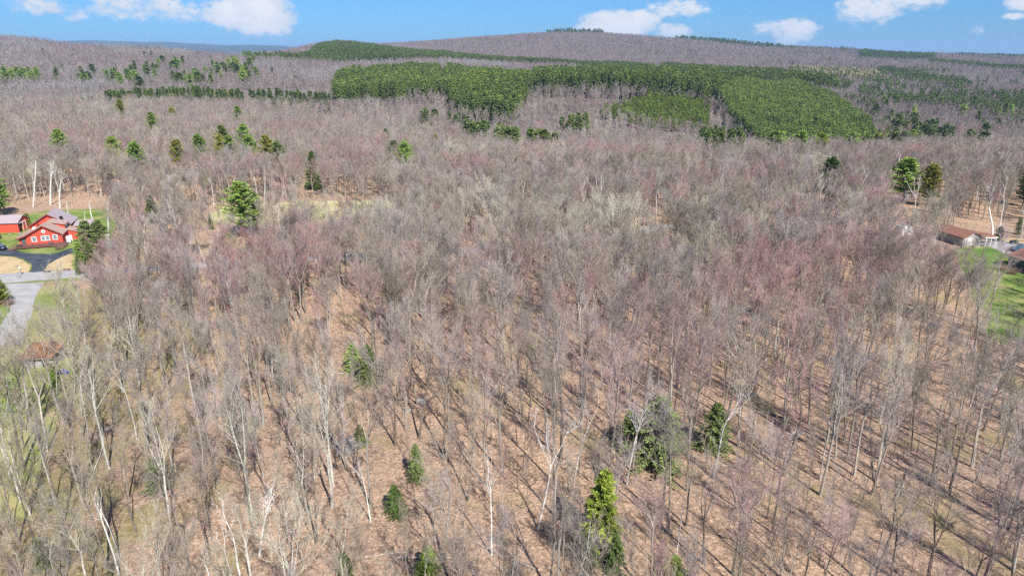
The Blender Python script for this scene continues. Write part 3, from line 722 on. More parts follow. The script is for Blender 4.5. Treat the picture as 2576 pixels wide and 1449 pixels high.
# close evergreens in the lower half (base points read off the photograph)
ev_base('spruce_tree', S_SPR, 'bright', 1508, 1385, 9.5, 'bright yellow-green spruce, tallest evergreen near the bottom edge', 'spruce', wide=1.3)
ev_base('spruce_tree', S_SPR, 'spruce', 1545, 1440, 4.5, 'small dark spruce at the foot of the bright yellow-green spruce', 'spruce', wide=1.3)
ev_base('spruce_tree', S_HEM, 'hemlock', 1480, 1425, 4.0, 'thin green sapling left of the bright yellow-green spruce', 'spruce', wide=1.1)
ev_base('hemlock_tree', S_HEM, 'hemlock', 1655, 1165, 9.0, 'broad dark green hemlock behind the leaning white birch', 'hemlock', wide=1.6)
ev_base('hemlock_tree', S_HEM, 'hemlock', 1585, 1130, 5.5, 'low dark hemlock on the left flank of the broad hemlock', 'hemlock', wide=1.4)
ev_base('hemlock_tree', S_HEM, 'hemlock', 1790, 1135, 7.0, 'dark hemlock just left of the spreading white birch', 'hemlock', wide=1.2)
ev_base('hemlock_tree', S_HEM, 'hemlock', 925, 965, 6.5, 'green hemlock half hidden by grey trunks left of centre', 'hemlock', wide=1.3)
ev_base('hemlock_tree', S_HEM, 'pine', 890, 935, 5.0, 'smaller hemlock touching the one left of centre', 'hemlock', wide=1.3)
ev_base('hemlock_tree', S_HEM, 'hemlock', 910, 1120, 3.0, 'little dull green hemlock above the dark boulder', 'hemlock', wide=1.3)
ev_base('hemlock_tree', S_HEM, 'hemlock', 400, 1235, 4.5, 'hemlock among bare crowns at lower left', 'hemlock', wide=1.2)
ev_base('hemlock_tree', S_HEM, 'spruce', 1000, 1300, 4.0, 'small vivid hemlock beside the forked white snag', 'hemlock', wide=1.2)
ev_base('hemlock_tree', S_HEM, 'hemlock', 1050, 1210, 5.0, 'slim hemlock inside a bare grey maple crown', 'hemlock', wide=.9)
ev_base('hemlock_tree', S_HEM, 'pine', 1075, 1440, 3.2, 'low hemlock cut by the bottom edge left of centre', 'hemlock', wide=1.3)
ev_base('hemlock_tree', S_HEM, 'pine', 1690, 1458, 3.0, 'wide bright green hemlock on the bottom edge', 'hemlock', wide=1.9)
ev_base('hemlock_tree', S_HEM, 'hemlock', 870, 1446, 2.8, 'small hemlock on the bottom edge left of the low one', 'hemlock', wide=1.2)
ev_base('hemlock_tree', S_HEM, 'hemlock', 110, 1425, 3.5, 'small hemlock in the lower left corner', 'hemlock', wide=1.2)
ev_base('hemlock_tree', S_HEM, 'pine', 45, 1030, 5.0, 'bright bushy hemlock at the left edge below the shed', 'hemlock', wide=1.5)
ev_base('hemlock_tree', S_HEM, 'pine', 150, 985, 5.0, 'narrow green hemlock right of the rusty-roofed shed', 'hemlock', wide=.8)
ev_base('cedar_tree', S_CED, 'bright', 4, 764, 6.0, 'dense bright green cedar at the left edge below the gravel road', 'cedar', wide=1.35)
# evergreens by the red house
ev_base('cedar_tree', S_CED, 'bright', 73, 574, 4.4, 'rounded yellow-green cedar between the red barn and the red house', 'cedar', wide=1.05)
ev_base('hemlock_tree', S_HEM, 'hemlock', 228, 648, 9.5, 'tall dark hemlock right of the red house', 'hemlock', wide=1.4)
ev_base('hemlock_tree', S_HEM, 'hemlock', 252, 640, 9.0, 'second dark hemlock crowding the tall one by the red house', 'hemlock', wide=1.3)
ev_base('hemlock_tree', S_HEM, 'pine', 205, 672, 6.0, 'grey-green hemlock beside the right arm of the black driveway', 'hemlock', wide=1.2)
ev_base('hemlock_tree', S_HEM, 'hemlock', 236, 668, 6.0, 'hemlock with olive tips below the two tall dark ones', 'hemlock', wide=1.3)
ev_base('hemlock_tree', S_HEM, 'spruce', 201, 690, 4.2, 'bright green hemlock nearest the gravel road', 'hemlock', wide=.8)
ev_base('hemlock_tree', S_HEM, 'hemlock', 330, 655, 3.6, 'faint green hemlock right of the twin white birch', 'hemlock', wide=1.1)
ev_base('hemlock_tree', S_HEM, 'hemlock', 415, 650, 4.2, 'dull green hemlock low among the bare maples', 'hemlock', wide=1.1)
ev_base('cedar_tree', S_CED, 'cedar', 390, 578, 10.0, 'dark narrow cedar with a pointed top left of the big pine', 'cedar', wide=1.0)
ev_base('hemlock_tree', S_HEM, 'hemlock', 408, 592, 6.0, 'greyish hemlock leaning against the dark narrow cedar', 'hemlock', wide=1.2)
ev_base('pine_tree', S_PIN, 'pine', 618, 598, 15.5, 'big bright green white pine left of centre', 'pine', wide=1.25)
ev_base('pine_tree', S_PIN, 'hemlock', 652, 592, 12.0, 'duller pine close behind the big bright one', 'pine', wide=.75)
ev_base('hemlock_tree', S_HEM, 'pine', 575, 598, 3.6, 'young evergreen at the left foot of the big pine', 'hemlock', wide=1.1)
ev_base('hemlock_tree', S_HEM, 'spruce', 532, 578, 4.8, 'thin green evergreen on the edge of the yellow meadow', 'hemlock', wide=.7)
ev_base('hemlock_tree', S_HEM, 'hemlock', 772, 560, 4.2, 'hazy grey-green evergreen in front of the meadow', 'hemlock', wide=.9)
ev_base('cedar_tree', S_CED, 'bright', 862, 582, 3.6, 'small olive cedar beside red maple twigs', 'cedar', wide=.85)
ev_base('pine_tree', S_PIN, 'pine', 6, 545, 15.0, 'tall pine cut by the left edge behind the red barn', 'pine', wide=1.0)
# right side
ev_base('pine_tree', S_PIN, 'pine_light', 2272, 508, 15.0, 'broad bright pine, left of the pair on the right', 'pine', wide=1.6)
ev_base('pine_tree', S_PIN, 'pine_yellow', 2330, 520, 14.0, 'yellow-green layered pine, right of the pair on the right', 'pine', wide=1.15)
ev_base('pine_tree', S_PIN, 'hemlock', 2572, 520, 12.5, 'soft green pine at the right edge', 'pine', wide=1.1)
ev_base('cedar_tree', S_CED, 'spruce', 2510, 607, 4.3, 'round dark green bush beside the gravel drive', 'bush', wide=1.15)
ev_base('hemlock_tree', S_HEM, 'hemlock', 2560, 590, 5.0, 'small dull hemlock behind the quad bike', 'hemlock', wide=.8)
evergreen('pine_tree', S_PIN, 'spruce', 2103, 390, 16.5, 'lone leaning pine above the white birches on the right', 'pine', wide=1.2)
evergreen('spruce_tree', S_SPR, 'spruce', 784, 375, 14.5, 'lone dark pointed spruce amid reddish maples', 'spruce', wide=1.2)
for (px, yt, h, cr, lab) in [(593, 265, 17, 'pine', 'round bright pine above the bare woods, uppermost of the scattered ones'), (375, 280, 16, 'pine', 'flat-topped green pine below the long spruce row'),
    (140, 322, 16, 'pine', 'lone round pine far to the left'), (278, 340, 16, 'pine', 'upright green pine, left of the spreading one'), (336, 350, 16.5, 'pine', 'spreading bright pine with layered arms'),
    (500, 333, 15.5, 'pine', 'wide low green pine crown between two pairs'), (547, 336, 15, 'pine_yellow', 'small yellowish pine next to the wide low crown'), (575, 338, 15, 'pine', 'ragged pine just right of a small yellowish one'),
    (552, 313, 16.5, 'spruce', 'dark pine directly above the ragged one'), (610, 310, 16.5, 'pine', 'small round pine above and left of the golden one'), (622, 337, 16, 'pine', 'pine with two tufts left of the golden one'),
    (665, 337, 16, 'pine_yellow', 'golden yellow-green pine among smaller green ones'), (700, 350, 15, 'hemlock', 'little green pine right of the golden one'), (431, 268, 15, 'pine_yellow', 'yellowish pine under the middle of the spruce row'),
    (295, 248, 17, 'pine_yellow', 'olive pine at the left foot of the spruce row'), (438, 348, 15, 'pine_yellow', 'faint olive crown left of the wide low pine'),
    (970, 322, 14, 'spruce', 'dark tuft of pine near the centre, higher of two'), (1046, 336, 13, 'hemlock', 'tiny dull pine right of the dark tuft'),
    (985, 350, 14, 'hemlock', 'dull green pine left of the bright one near the centre'), (1016, 352, 15, 'pine', 'bright green pine near the centre over reddish maples'),
    (1094, 334, 14, 'pine_yellow', 'pale olive pine below the spruce strip'), (1122, 338, 13, 'pine_yellow', 'second pale olive pine below the spruce strip'), (1142, 341, 12, 'pine_yellow', 'smallest olive pine at the end of the row of three'),
    (1362, 335, 14, 'pine_yellow', 'yellow-green pine at the tip of the spruce strip'), (1712, 335, 12, 'pine_yellow', 'thin yellow pine over the red maples'), (1722, 352, 11, 'pine', 'green pine just below a thin yellow one'),
    (1920, 345, 11, 'pine_yellow', 'small golden pine under the plantation corner')]:
    evergreen('pine_tree', S_PIN, cr, px, yt, h+1.2, lab, 'pine', wide=.95)

# rows and groups of evergreens that can still be told apart: one mesh each
def far_single(px, yt, h, shapes, m, label, cat, group, wide=1.0, y0=25, name=None):
    p = by_top(px, yt, h, y0=y0)
    if p is None: return
    me = EV.choice(shapes); s = h/(13 if shapes is SPR_M else (16 if shapes is PIN_M else 20))
    o = obj(name or cat+'_tree', me, loc=p, rot=(0, 0, EV.uniform(0, 6.28)), scale=(s*wide, s*wide, s)); tag(o, label, cat, group)
    o.material_slots[1].link = 'OBJECT'; o.material_slots[1].material = M[m]; KEEP.append((p[0], p[1], 2.0)); return o
SPR_M = SPR_M
px = 262
while px < 828:
    yt = np.interp(px, [120, 262, 300, 480, 560, 620, 700, 830], [243, 232, 222, 212, 222, 223, 220, 234]) + EV.uniform(-3, 6)
    if not (610 < px < 622): far_single(px, yt, EV.uniform(16, 19.5), SPR_M, 'spruce', 'dark spruce in the long row crossing the bare woods', 'spruce', 'spruces in the long row across the left woods', wide=1.2, y0=600)
    px += EV.uniform(5.5, 10)
for px, yt in [(124, 246), (135, 248), (152, 243), (183, 243), (205, 246), (222, 243), (232, 240), (160, 250), (250, 240)]:
    far_single(px, yt, EV.uniform(8, 12), SPR_M, 'spruce', 'small spruce thinning out at the left end of the long row', 'spruce', 'spruces at the thin left end of the row', y0=600)
g = 'evergreens scattered on the left hillside'
lab = 'green evergreen scattered among bare trees on the left hillside'
for i in range(95):
    for _ in range(20):
        px, yt = EV.uniform(195, 640), EV.uniform(138, 190)
        dd = mnoise.noise(Vector((px/55, yt/16, 1.7)))
        if dd > -.05 and not (470 < px < 482) and (px > 330 or yt > 150): break
    far_single(px, yt, EV.uniform(17, 23), SPR_M if i % 3 else PIN_M, EV.choice(['spruce', 'pine', 'hemlock']), lab, 'evergreen', g, wide=1.45, y0=760, name='evergreen_tree')
for px, yt, r in [(5, 166, 2), (22, 172, 2), (38, 168, 2), (55, 170, 2), (70, 168, 2), (86, 170, 2), (48, 176, 2), (12, 178, 2), (75, 178, 2)]:
    far_single(px, yt, 21, PIN_M, 'pine', 'bright pine in the tight clump at the left edge of the hillside', 'pine', 'pines in the clump at the left edge', wide=1.3, y0=760, name='pine_tree')
for px, yt, h, l in [(135, 168, 22, 'lone dark spruce right of the pine clump'), (155, 160, 13, 'smaller spruce up and right of a lone dark one'), (106, 120, 14, 'lone dark pine high on the left hillside'), (185, 122, 13, 'olive pine high on the left hillside'), (284, 124, 13, 'yellowish pine near the crest of the left hillside'),
                     (363, 128, 16, 'left of two pointed spruces on the left crest'), (380, 127, 17, 'right of two pointed spruces on the left crest'), (10, 202, 12, 'dark tuft under the pine clump at the left edge'), (740, 188, 15, 'green pine above the right end of the spruce row'), (752, 190, 13, 'pine beside another above the right end of the row'), (682, 168, 17, 'dark spruce among pale trunks above the row')]:
    far_single(px, yt, h, SPR_M, 'spruce' if 'olive' not in l and 'yellow' not in l else 'pine_yellow', l, 'evergreen', None, wide=1.4, y0=700, name='evergreen_tree')
# pines along the foot of the big plantation
px = 1950
while px < 2310:
    far_single(px, np.interp(px, [1950, 2100, 2230, 2300, 2400, 2520], [334, 326, 332, 322, 336, 346])+EV.uniform(-5, 9), EV.uniform(16, 20), PIN_M, EV.choice(['pine', 'pine', 'bright', 'hemlock']), 'bushy light green pine in the band below the big plantation', 'pine', 'light green pines below the big plantation', wide=1.15, y0=330, name='pine_tree')
    px += EV.uniform(12, 26)
for i in range(26):
    px = EV.uniform(1758, 1872); far_single(px, EV.uniform(312, 336), EV.uniform(17, 22), SPR_M, 'spruce', 'dark spruce in the knot below the plantation corner', 'spruce', 'spruces in the knot below the plantation corner', wide=1.1, y0=330)
# dark strip stepping down to the right in the middle
g = 'spruces in the strip stepping down the middle'
for i in range(62):
    t = EV.random(); px = 1060+t*335; yt = 268+t*56+EV.uniform(-3, 9)+ (8 if px > 1180 else 0)
    if 1105 < px < 1118 or (1128 < px < 1168 and EV.random() < .6): continue
    far_single(px, yt, EV.uniform(17, 22) if px > 1165 else EV.uniform(14, 18), SPR_M, EV.choice(['spruce', 'spruce', 'hemlock']), 'dark green spruce in the strip stepping down the middle of the woods', 'spruce', g, wide=1.35, y0=380)
for px, yt in [(1420, 291), (1432, 286), (1445, 284), (1458, 280), (1470, 279), (1440, 296), (1462, 290), (1428, 298), (1476, 284)]:
    far_single(px, yt, 20, SPR_M, 'hemlock', 'dark hemlock in the small round clump right of the strip', 'hemlock', 'hemlocks in the small round clump', wide=1.4, y0=380, name='hemlock_tree')
for i in range(28):
    px = EV.uniform(2240, 2490); yt = 268+(px-2240)*.2+EV.uniform(0, 30)
    far_single(px, yt, EV.uniform(15, 20), SPR_M if i % 2 else PIN_M, EV.choice(['spruce', 'hemlock', 'spruce']), 'dark evergreen in the valley right of the big plantation', 'evergreen', 'evergreens in the valley right of the big plantation', wide=1.35, y0=420, name='evergreen_tree')
for i in range(30):
    px = EV.uniform(2115, 2576); yt = EV.uniform(240, 330)
    far_single(px, yt, EV.uniform(16, 21), SPR_M if i % 2 else PIN_M, EV.choice(['spruce', 'hemlock', 'pine']), 'single evergreen dotted in the grey valley woods on the right', 'evergreen', 'single evergreens in the grey valley woods', wide=1.2, y0=450, name='evergreen_tree')

# white birches and dead trees, each where the photograph has it: (base column, base row, top column, top row, trunk radius, kind, label)
def lean_to(px, pyb, pxt, pyt):
    x, y = G(px, pyb); z = 0; h = CAM_H - y*R(pyt)
    xt = (pxt-1288)/_v(pyt)[1]*y
    return x, y, h, (xt-x)
WT = [(1236, 1395, 1238, 1105, .13, 5, 'white dead tree with a bare candelabra crown at bottom centre'), (932, 1312, 918, 1118, .11, 2, 'slim white tree forking into two bare prongs'),
 (1352, 1330, 1410, 1010, .14, 6, 'tall white birch with crooked forked arms right of the candelabra tree'), (1443, 1222, 1460, 955, .10, 5, 'thin white birch behind the crooked forked one'),
 (1576, 1218, 1618, 962, .14, 9, 'white birch leaning right in front of the broad hemlock'), (1795, 1203, 1852, 940, .17, 10, 'large white birch with wide spreading arms right of the hemlocks'),
 (650, 1400, 650, 1205, .17, 12, 'thick white dead tree bristling with limbs at lower left of centre'), (606, 1455, 560, 1240, .14, 5, 'white dead tree bending left beside the bristling one'),
 (300, 1385, 205, 1085, .11, 1, 'long bare white trunk leaning left'), (300, 1448, 235, 1225, .13, 2, 'leaning white stem near the lower left corner'),
 (52, 1262, 2, 945, .17, 4, 'tall pale tree standing at the far left edge'), (28, 1205, -25, 985, .15, 3, 'pale tree cut by the left edge beside a taller one'),
 (530, 1462, 515, 1385, .12, 3, 'broken white snag on the bottom edge'), (585, 1470, 565, 1330, .09, 4, 'crooked white snag rising from the bottom edge'),
 (1452, 1455, 1494, 1310, .10, 6, 'small white birch leaning right before the bright spruce'), (1700, 1400, 1722, 1250, .10, 0, 'straight broken grey pole near the bottom'),
 (345, 1105, 330, 900, .10, 1, 'plain white trunk left of the grey crowns at the left'), (118, 1135, 90, 905, .18, 2, 'pale leaning trunk below the rusty-roofed shed'), (226, 1120, 185, 850, .14, 2, 'pale trunk leaning left beside the rough grass'), (150, 1050, 133, 830, .10, 2, 'thin pale tree in front of the rusty-roofed shed'), (205, 1040, 200, 820, .11, 1, 'slim pale pole rising over the rough grass'),
 (83, 520, 84, 398, .17, 0, 'bare white pole, leftmost of three tall ones behind the red house'), (127, 516, 112, 388, .26, 5, 'thick white trunk, middle of three tall ones behind the red house'), (151, 524, 138, 412, .22, 4, 'forked white trunk, rightmost of three tall ones behind the red house'),
 (178, 570, 166, 505, .20, 0, 'broken grey pole leaning left behind the red house roof'), (214, 560, 211, 528, .12, 2, 'short white snag on the lawn behind the red house'), (238, 578, 234, 498, .20, 2, 'stout white snag on the lawn right of the red house'), (273, 615, 277, 470, .20, 3, 'twisted two-pronged white snag at the lawn edge'),
 (366, 640, 362, 530, .20, 2, 'white birch with twin stems left of the dark cedar'), (708, 600, 702, 475, .17, 9, 'white birch with arms spread like a V near the meadow'), (664, 520, 662, 402, .11, 2, 'straight white pole above the V-armed birch'),
 (498, 465, 492, 415, .16, 8, 'white tree with a fan of arms in the left woods'), (462, 470, 455, 410, .13, 4, 'crooked white tree left of the fan-armed one'), (538, 520, 534, 427, .10, 3, 'slender white pole left of the big pine'),
 (450, 620, 436, 505, .11, 6, 'pale branching tree right of the dark cedar'), (385, 500, 370, 425, .13, 7, 'pale tree with grey limbs above the dark cedar'), (530, 690, 522, 590, .10, 4, 'small white Y-shaped tree below the big pine'), (515, 660, 502, 600, .08, 2, 'thin white stem left of the Y-shaped tree'),
 (2497, 590, 2512, 452, .22, 11, 'thick white tree with many arms behind the cottage drive'), (2513, 580, 2535, 430, .13, 5, 'thinner white tree behind the thick many-armed one'), (2570, 600, 2580, 505, .11, 3, 'slim white birch near the quad bike'),
 (2066, 560, 2073, 440, .12, 4, 'left of two white birches under the lone pine'), (2074, 572, 2092, 448, .14, 7, 'right of two white birches under the lone pine'), (2375, 430, 2382, 405, .12, 4, 'white tree top right of the pair of pines'), (2238, 470, 2244, 410, .10, 5, 'pale birch left of the pair of pines'),
 (1322, 540, 1318, 470, .13, 8, 'pale spreading tree near the centre'), (1600, 430, 1590, 372, .15, 5, 'pale snag at the far edge of the reddish maples'), (2070, 400, 2064, 362, .15, 6, 'white snag in front of the big plantation foot'), (2020, 420, 2022, 372, .14, 5, 'white forked tree left of another at the plantation foot')]
for i, (bx, by, tx, ty, r, nl, lab) in enumerate(WT):
    x, y, h, dx = lean_to(bx, by, tx, ty)
    if h < 3: h = 3
    zz = 0
    if y > 255: zz = tz(x, y)
    mb = white_tree(900+i, h, r0=r*(.56 if by > 700 else .9), limbs=int(nl*1.5), lean=(dx/h*.9, 0), fork=.97 if nl == 0 else (.5 if nl > 4 else .6), sub=5, double=nl in (2, 4))
    birchy = 'birch' in lab or i in (0, 6)
    dead = 'snag' in lab or 'dead' in lab or 'pole' in lab or 'trunk' in lab
    nm = 'birch_tree' if 'birch' in lab else ('dead_tree' if dead else 'pale_tree')
    cat = 'birch' if 'birch' in lab else ('dead tree' if dead else 'tree')
    t = thing(nm, lab, cat, (x, y, zz)); t.rotation_euler = (0, 0, 0)
    mm = M['birch'] if ('white' in lab) else M['snag']
    obj('trunk', mb.mesh('trunk', [mm], only=0), t)
    if nl: obj('crown', mb.mesh('crown', [mm if i < 24 or nl < 6 else M['snag']], only=1), t)
    KEEP.append((x, y, 1.3))
# slender pale snag tops standing out of the far edge of the wood
for i in range(26):
    px = EV.uniform(1420, 2560); yt = EV.uniform(358, 440)
    p = by_top(px, yt, 17)
    if p is None: continue
    if i == 0:
        SN = []
        for k in range(3):
            mb = white_tree(1200+k, 17, r0=.17, limbs=8, fork=.5, sub=3); SN.append(mb.mesh('snag_shape', [M['snag'], M['snag']]))
    o = obj('pale_tree', SN[i % 3], loc=p, rot=(0, 0, EV.uniform(0, 6)), scale=EV.uniform(.9, 1.08)); KEEP.append((p[0], p[1], 1.5))
    tag(o, 'pale crooked bare tree standing out over the reddish maples', 'tree', 'pale crooked trees over the reddish maples')

# ------------------------------------------------------------------ the leafless wood
def glade(px, py, length, w, z=0):
    x, y = G(px, py, z); d = math.hypot(x, y); t = 0
    while t < length: KEEP.append((x*(1-t/d), y*(1-t/d), w)); t += w*.9
for a in [(618, 598, 40, 4.2), (390, 578, 36, 3), (225, 690, 34, 4.5), (2445, 616, 58, 6.5), (2560, 690, 34, 4.5), (2540, 858, 22, 3.5), (784, 470, 20, 3), (2272, 508, 58, 6), (2330, 520, 58, 5), (2575, 520, 40, 4), (575, 598, 30, 3), (2103, 470, 26, 3), (1508, 1385, 9, 2.2), (1655, 1165, 9, 2.6), (1236, 1395, 8, 1.8), (1352, 1330, 6, 1.6), (1576, 1218, 7, 1.6), (1795, 1203, 9, 2.2), (650, 1400, 8, 2.0),
          (2460, 628, 30, 5), (2500, 640, 40, 5), (2550, 680, 30, 5), (2540, 640, 50, 6), (2510, 700, 30, 4), (2281, 592, 26, 2), (1185, 633, 30, 2.2), (1640, 578, 34, 3), (708, 600, 24, 2.4), (366, 640, 16, 2), (2505, 590, 24, 4), (185, 640, 60, 3.5), (165, 700, 40, 3), (238, 578, 40, 3), (273, 615, 20, 2), (2070, 560, 20, 3), (532, 578, 14, 2), (930, 1312, 6, 1.6), (225, 655, 25, 3), (925, 965, 8, 2), (1000, 1300, 6, 1.6)]:
    glade(*a)
for w in WT:
    if 395 < w[1] < 740: glade(w[0], w[1], 28, 2.3)
def thin_meadow(x, y):
    p = project(x, y, 0)
    return 480 < p[0] < 1010 and 540 < p[1] < 640 and rnd.random() < .72
def short_here(x, y):
    p = project(x, y, 0)
    return .72 if (y > 140 and 470 < p[0] < 1020 and 540 < p[1] < 640) else 1.0
LAND = [('the bright yellow-green spruce', 1508, 1385), ('the broad dark hemlock', 1655, 1165), ('the hemlock at the spreading birch', 1790, 1135), ('the half hidden hemlock left of centre', 925, 965), ('the little hemlock above the dark boulder', 910, 1120), ('the lower left hemlock', 400, 1235), ('the vivid small hemlock', 1000, 1300),
        ('the wide hemlock on the bottom edge', 1690, 1446), ('the white candelabra tree', 1236, 1395), ('the slim two-pronged white tree', 932, 1312), ('the crooked forked white birch', 1352, 1330), ('the thin white birch', 1443, 1222), ('the white birch leaning right', 1576, 1218), ('the wide-armed white birch', 1795, 1203), ('the bristling white dead tree', 650, 1400),
        ('the long bare white leaning trunk', 300, 1385), ('the tall pale tree at the left edge', 52, 1262), ('the straight broken grey pole', 1700, 1400), ('the dark brush tangle', 1410, 1372), ('the dark boulder', 880, 1125), ('the small birch before the bright spruce', 1452, 1440), ('the slim hemlock inside grey twigs', 1050, 1210), ('the plain white trunk at the left', 345, 1105)]
LANDW = [(n, *G(a, b)) for n, a, b in LAND]
used_land = set()
def own_label(x, y, k):
    best = None
    for n, a, b in LANDW:
        d = math.hypot(x-a, y-b)
        if d < 7.5:
            side = ('right of' if x > a else 'left of') if abs(x-a) > abs(y-b) else ('just behind' if y > b else 'just in front of')
            if (n, side) not in used_land and (best is None or d < best[0]): best = (d, n, side)
    if best is None: return None
    used_land.add((best[1], best[2]))
    kind = {0: 'grey leafless hardwood', 1: 'reddish leafless maple', 2: 'pale leafless hardwood', 3: 'brownish leafless hardwood'}[k]
    return '%s %s %s' % (kind, best[2], best[1])
kx = np.array([k[0] for k in KEEP]); ky = np.array([k[1] for k in KEEP]); kr = np.array([k[2] for k in KEEP])
def crowded(x, y, f=1.0): return bool((((kx-x)**2+(ky-y)**2) < (kr*f)**2).any())
cands = [c for c in cands if not crowded(*c) and not (c[1] > 120 and thin_meadow(*c))]
inview = sorted([c for c in cands if vis(c[0], c[1])], key=lambda c: c[1])
shown = set(inview[:300])
LBL = {0: 'leafless grey-barked hardwood with mauve-grey twigs over brown leaf litter', 1: 'leafless maple with reddish budding twigs over brown leaf litter', 2: 'leafless pale-barked hardwood with light tan twigs over brown leaf litter', 3: 'leafless dark-barked hardwood with brownish tan twigs over leaf litter'}
GRP = {0: 'mauve-grey leafless hardwoods in the near wood', 1: 'reddish leafless maples in the near wood', 2: 'pale leafless hardwoods in the near wood', 3: 'brownish leafless hardwoods in the near wood'}
for (x, y) in cands:
    k = palette(x, y, rnd); v = rnd.randrange(9); s = rnd.uniform(.78, 1.08)*(1-.10*min(1, max(0, y-150)/80))*short_here(x, y)
    if y < 60: s *= .85
    tilt = (rnd.gauss(0, .035), rnd.gauss(0, .035)); turn = rnd.uniform(0, 6.28)
    if (x, y) in shown:
        nm = 'maple_tree' if k == 1 else 'bare_tree'
        ol = own_label(x, y, k)
        tree_thing(nm, near_trunk[v], near_crown[v], (x, y, tz(x, y)), turn, (s, s, s), ol or LBL[k], 'tree', GRP[k], tilt=tilt, mats=(M[PAL[k][0]], M[PAL[k][1]]))
    elif y > 105:
        wood_pts.append((x, y, tz(x, y), *tilt, turn, s, s*rnd.uniform(.95, 1.05), k*9+v))
    else:
        near_pts.append((x, y, tz(x, y), *tilt, turn, s, s*rnd.uniform(.95, 1.05), k*9+v))
# from the road outwards the wood closes up
for x, y in jitter_grid(262, 620, lambda y: 4.4 if y < 430 else 5.0, 22):
    if rnd.random() < .08 or blocked(x, y) or crowded(x, y) or in_block(x, y): continue
    k = palette(x, y, rnd); s = rnd.uniform(.62, .9)*(.92 if y > 420 and x < -60 else 1)
    mid_pts.append((x, y, tz(x, y), rnd.gauss(0, .03), rnd.gauss(0, .03), rnd.uniform(0, 6.28), s, s*rnd.uniform(.92, 1.06), k*6+rnd.randrange(6)))
for x, y in jitter_grid(620, 1500, lambda y: 6.4 if y < 1000 else 7.4, 30):
    if in_block(x, y) or crowded(x, y): continue
    s = rnd.uniform(.62, .88)*(.66 if (y < 760 and x < -90) else 1); k = 4 if mnoise.noise(Vector((x/90, y/90, 5))) > .18 else 0
    far_pts.append((x, y, tz(x, y), 0, 0, rnd.uniform(0, 6.28), s*1.12, s*rnd.uniform(.9, 1.1), k+rnd.randrange(4)))
for x, y in jitter_grid(1500, 3300, lambda y: 8.8 if y < 2300 else 11, 40):
    if in_block(x, y): continue
    s = rnd.uniform(.95, 1.35) if y < 2300 else rnd.uniform(1.2, 1.7)
    far_pts.append((x, y, tz(x, y), 0, 0, rnd.uniform(0, 6.28), s, rnd.uniform(.9, 1.15), rnd.randrange(4)))
for x, y in jitter_grid(24, 200, lambda y: 3.2 if y < 80 else 3.8, 10):
    if blocked(x, y) or any(inside(x, y, s) for s in SKIPPED) or crowded(x, y, .6): continue
    if rnd.random() < .42 - .35*mnoise.noise(Vector((x/18, y/18, 2))): continue
    sap_pts.append((x, y, tz(x, y), rnd.gauss(0, .06), rnd.gauss(0, .06), rnd.uniform(0, 6.28), rnd.uniform(.6, 1.15), rnd.uniform(.6, 1.15), rnd.choice([0, 0, 1, 1, 2])*5+rnd.randrange(5)))
# trees fringing the homesteads
scatter('bare_wood', near_pts, V_NEAR, 'leafless hardwoods of the wood beyond the nearest trees')
scatter('bare_wood', wood_pts, V_WOOD, 'leafless hardwoods of the wood around the gravel road')
scatter('mid_wood', mid_pts, V_MID, 'leafless hardwoods closing up beyond the meadow and road')
scatter('hillside_wood', far_pts, V_FAR, 'mauve-grey leafless woods covering the valley and far hills')
scatter('undergrowth', sap_pts, V_SAP, 'thin bare saplings and brush under the hardwoods')

# ------------------------------------------------------------------ plantations and far conifers
V_CON = variant_set('plantation_conifer', [(CON_F[i % 5], [M['con_bark'], M[('far_con', 'far_light', 'larch', 'spruce', 'young')[i//5]]]) for i in range(25)])
def fill(name, key, step, hs, pal, label, dens=1.0, wide=1.0, poly=None, jit=.32, zadd=0):
    poly = poly or BLOCKS[key]; x0 = min(p[0] for p in poly); x1 = max(p[0] for p in poly); y0 = min(p[1] for p in poly); y1 = max(p[1] for p in poly)
    pts = []; y = y0
    while y < y1:
        x = x0
        while x < x1:
            a, b = x+rnd.uniform(-jit, jit)*step, y+rnd.uniform(-jit, jit)*step
            wb = 5*mnoise.noise(Vector((a/14, b/14, 2.2))); wc = 5*mnoise.noise(Vector((a/14, b/14, 8.8)))
            if rnd.random() < dens*(1 if mnoise.noise(Vector((a/23, b/23, 4.4))) > -.42 else .25) and inside(a+wb, b+wc, poly):
                h = rnd.uniform(*hs)/20*(1+.14*mnoise.noise(Vector((a/19, b/19, 6.6)))); k = pal if isinstance(pal, int) else rnd.choice(pal)
                pts.append((a, b, tz(a, b), 0, 0, rnd.uniform(0, 6.28), h*wide, h, k*5+rnd.randrange(5)))
            x += step
        y += step
    scatter(name, pts, V_CON, label)
fill('conifer_plantation', 'P1', 3.3, (18, 23.5), (0, 0, 1, 1), 'mid-green conifer plantation, left block of the central group', wide=.95)
fill('conifer_plantation', 'P1b', 3.5, (17, 23.5), (1, 1, 1, 0), 'lighter green conifer plantation, middle block of the central group', wide=1.15)
fill('conifer_plantation', 'P2', 3.5, (19, 26), (0, 0, 0, 3), 'dark tall conifer plantation with bare lower trunks', wide=1.05)
fill('conifer_plantation', 'P3', 2.55, (18.5, 20.5), (1, 1, 1, 0), 'big smooth green plantation block sloping down on the right', wide=.84)
fill('young_conifers', 'P2c', 3.2, (7, 10.5), (1, 4), 'young bright conifers below the dark tall plantation', dens=.8, wide=1.7)
fill('conifer_plantation', 'P0', 4.6, (17, 21), (0, 0, 0), 'far dark conifer block on the central hill', wide=1.2)
fill('conifer_plantation', 'P0b', 4.6, (17, 20), 0, 'narrow far conifer belt right of the central hill', wide=1.2)
fill('conifer_plantation', 'P4', 4.4, (17, 20), (0, 0, 3), 'dark green conifer block behind the tall plantation', wide=1.2)
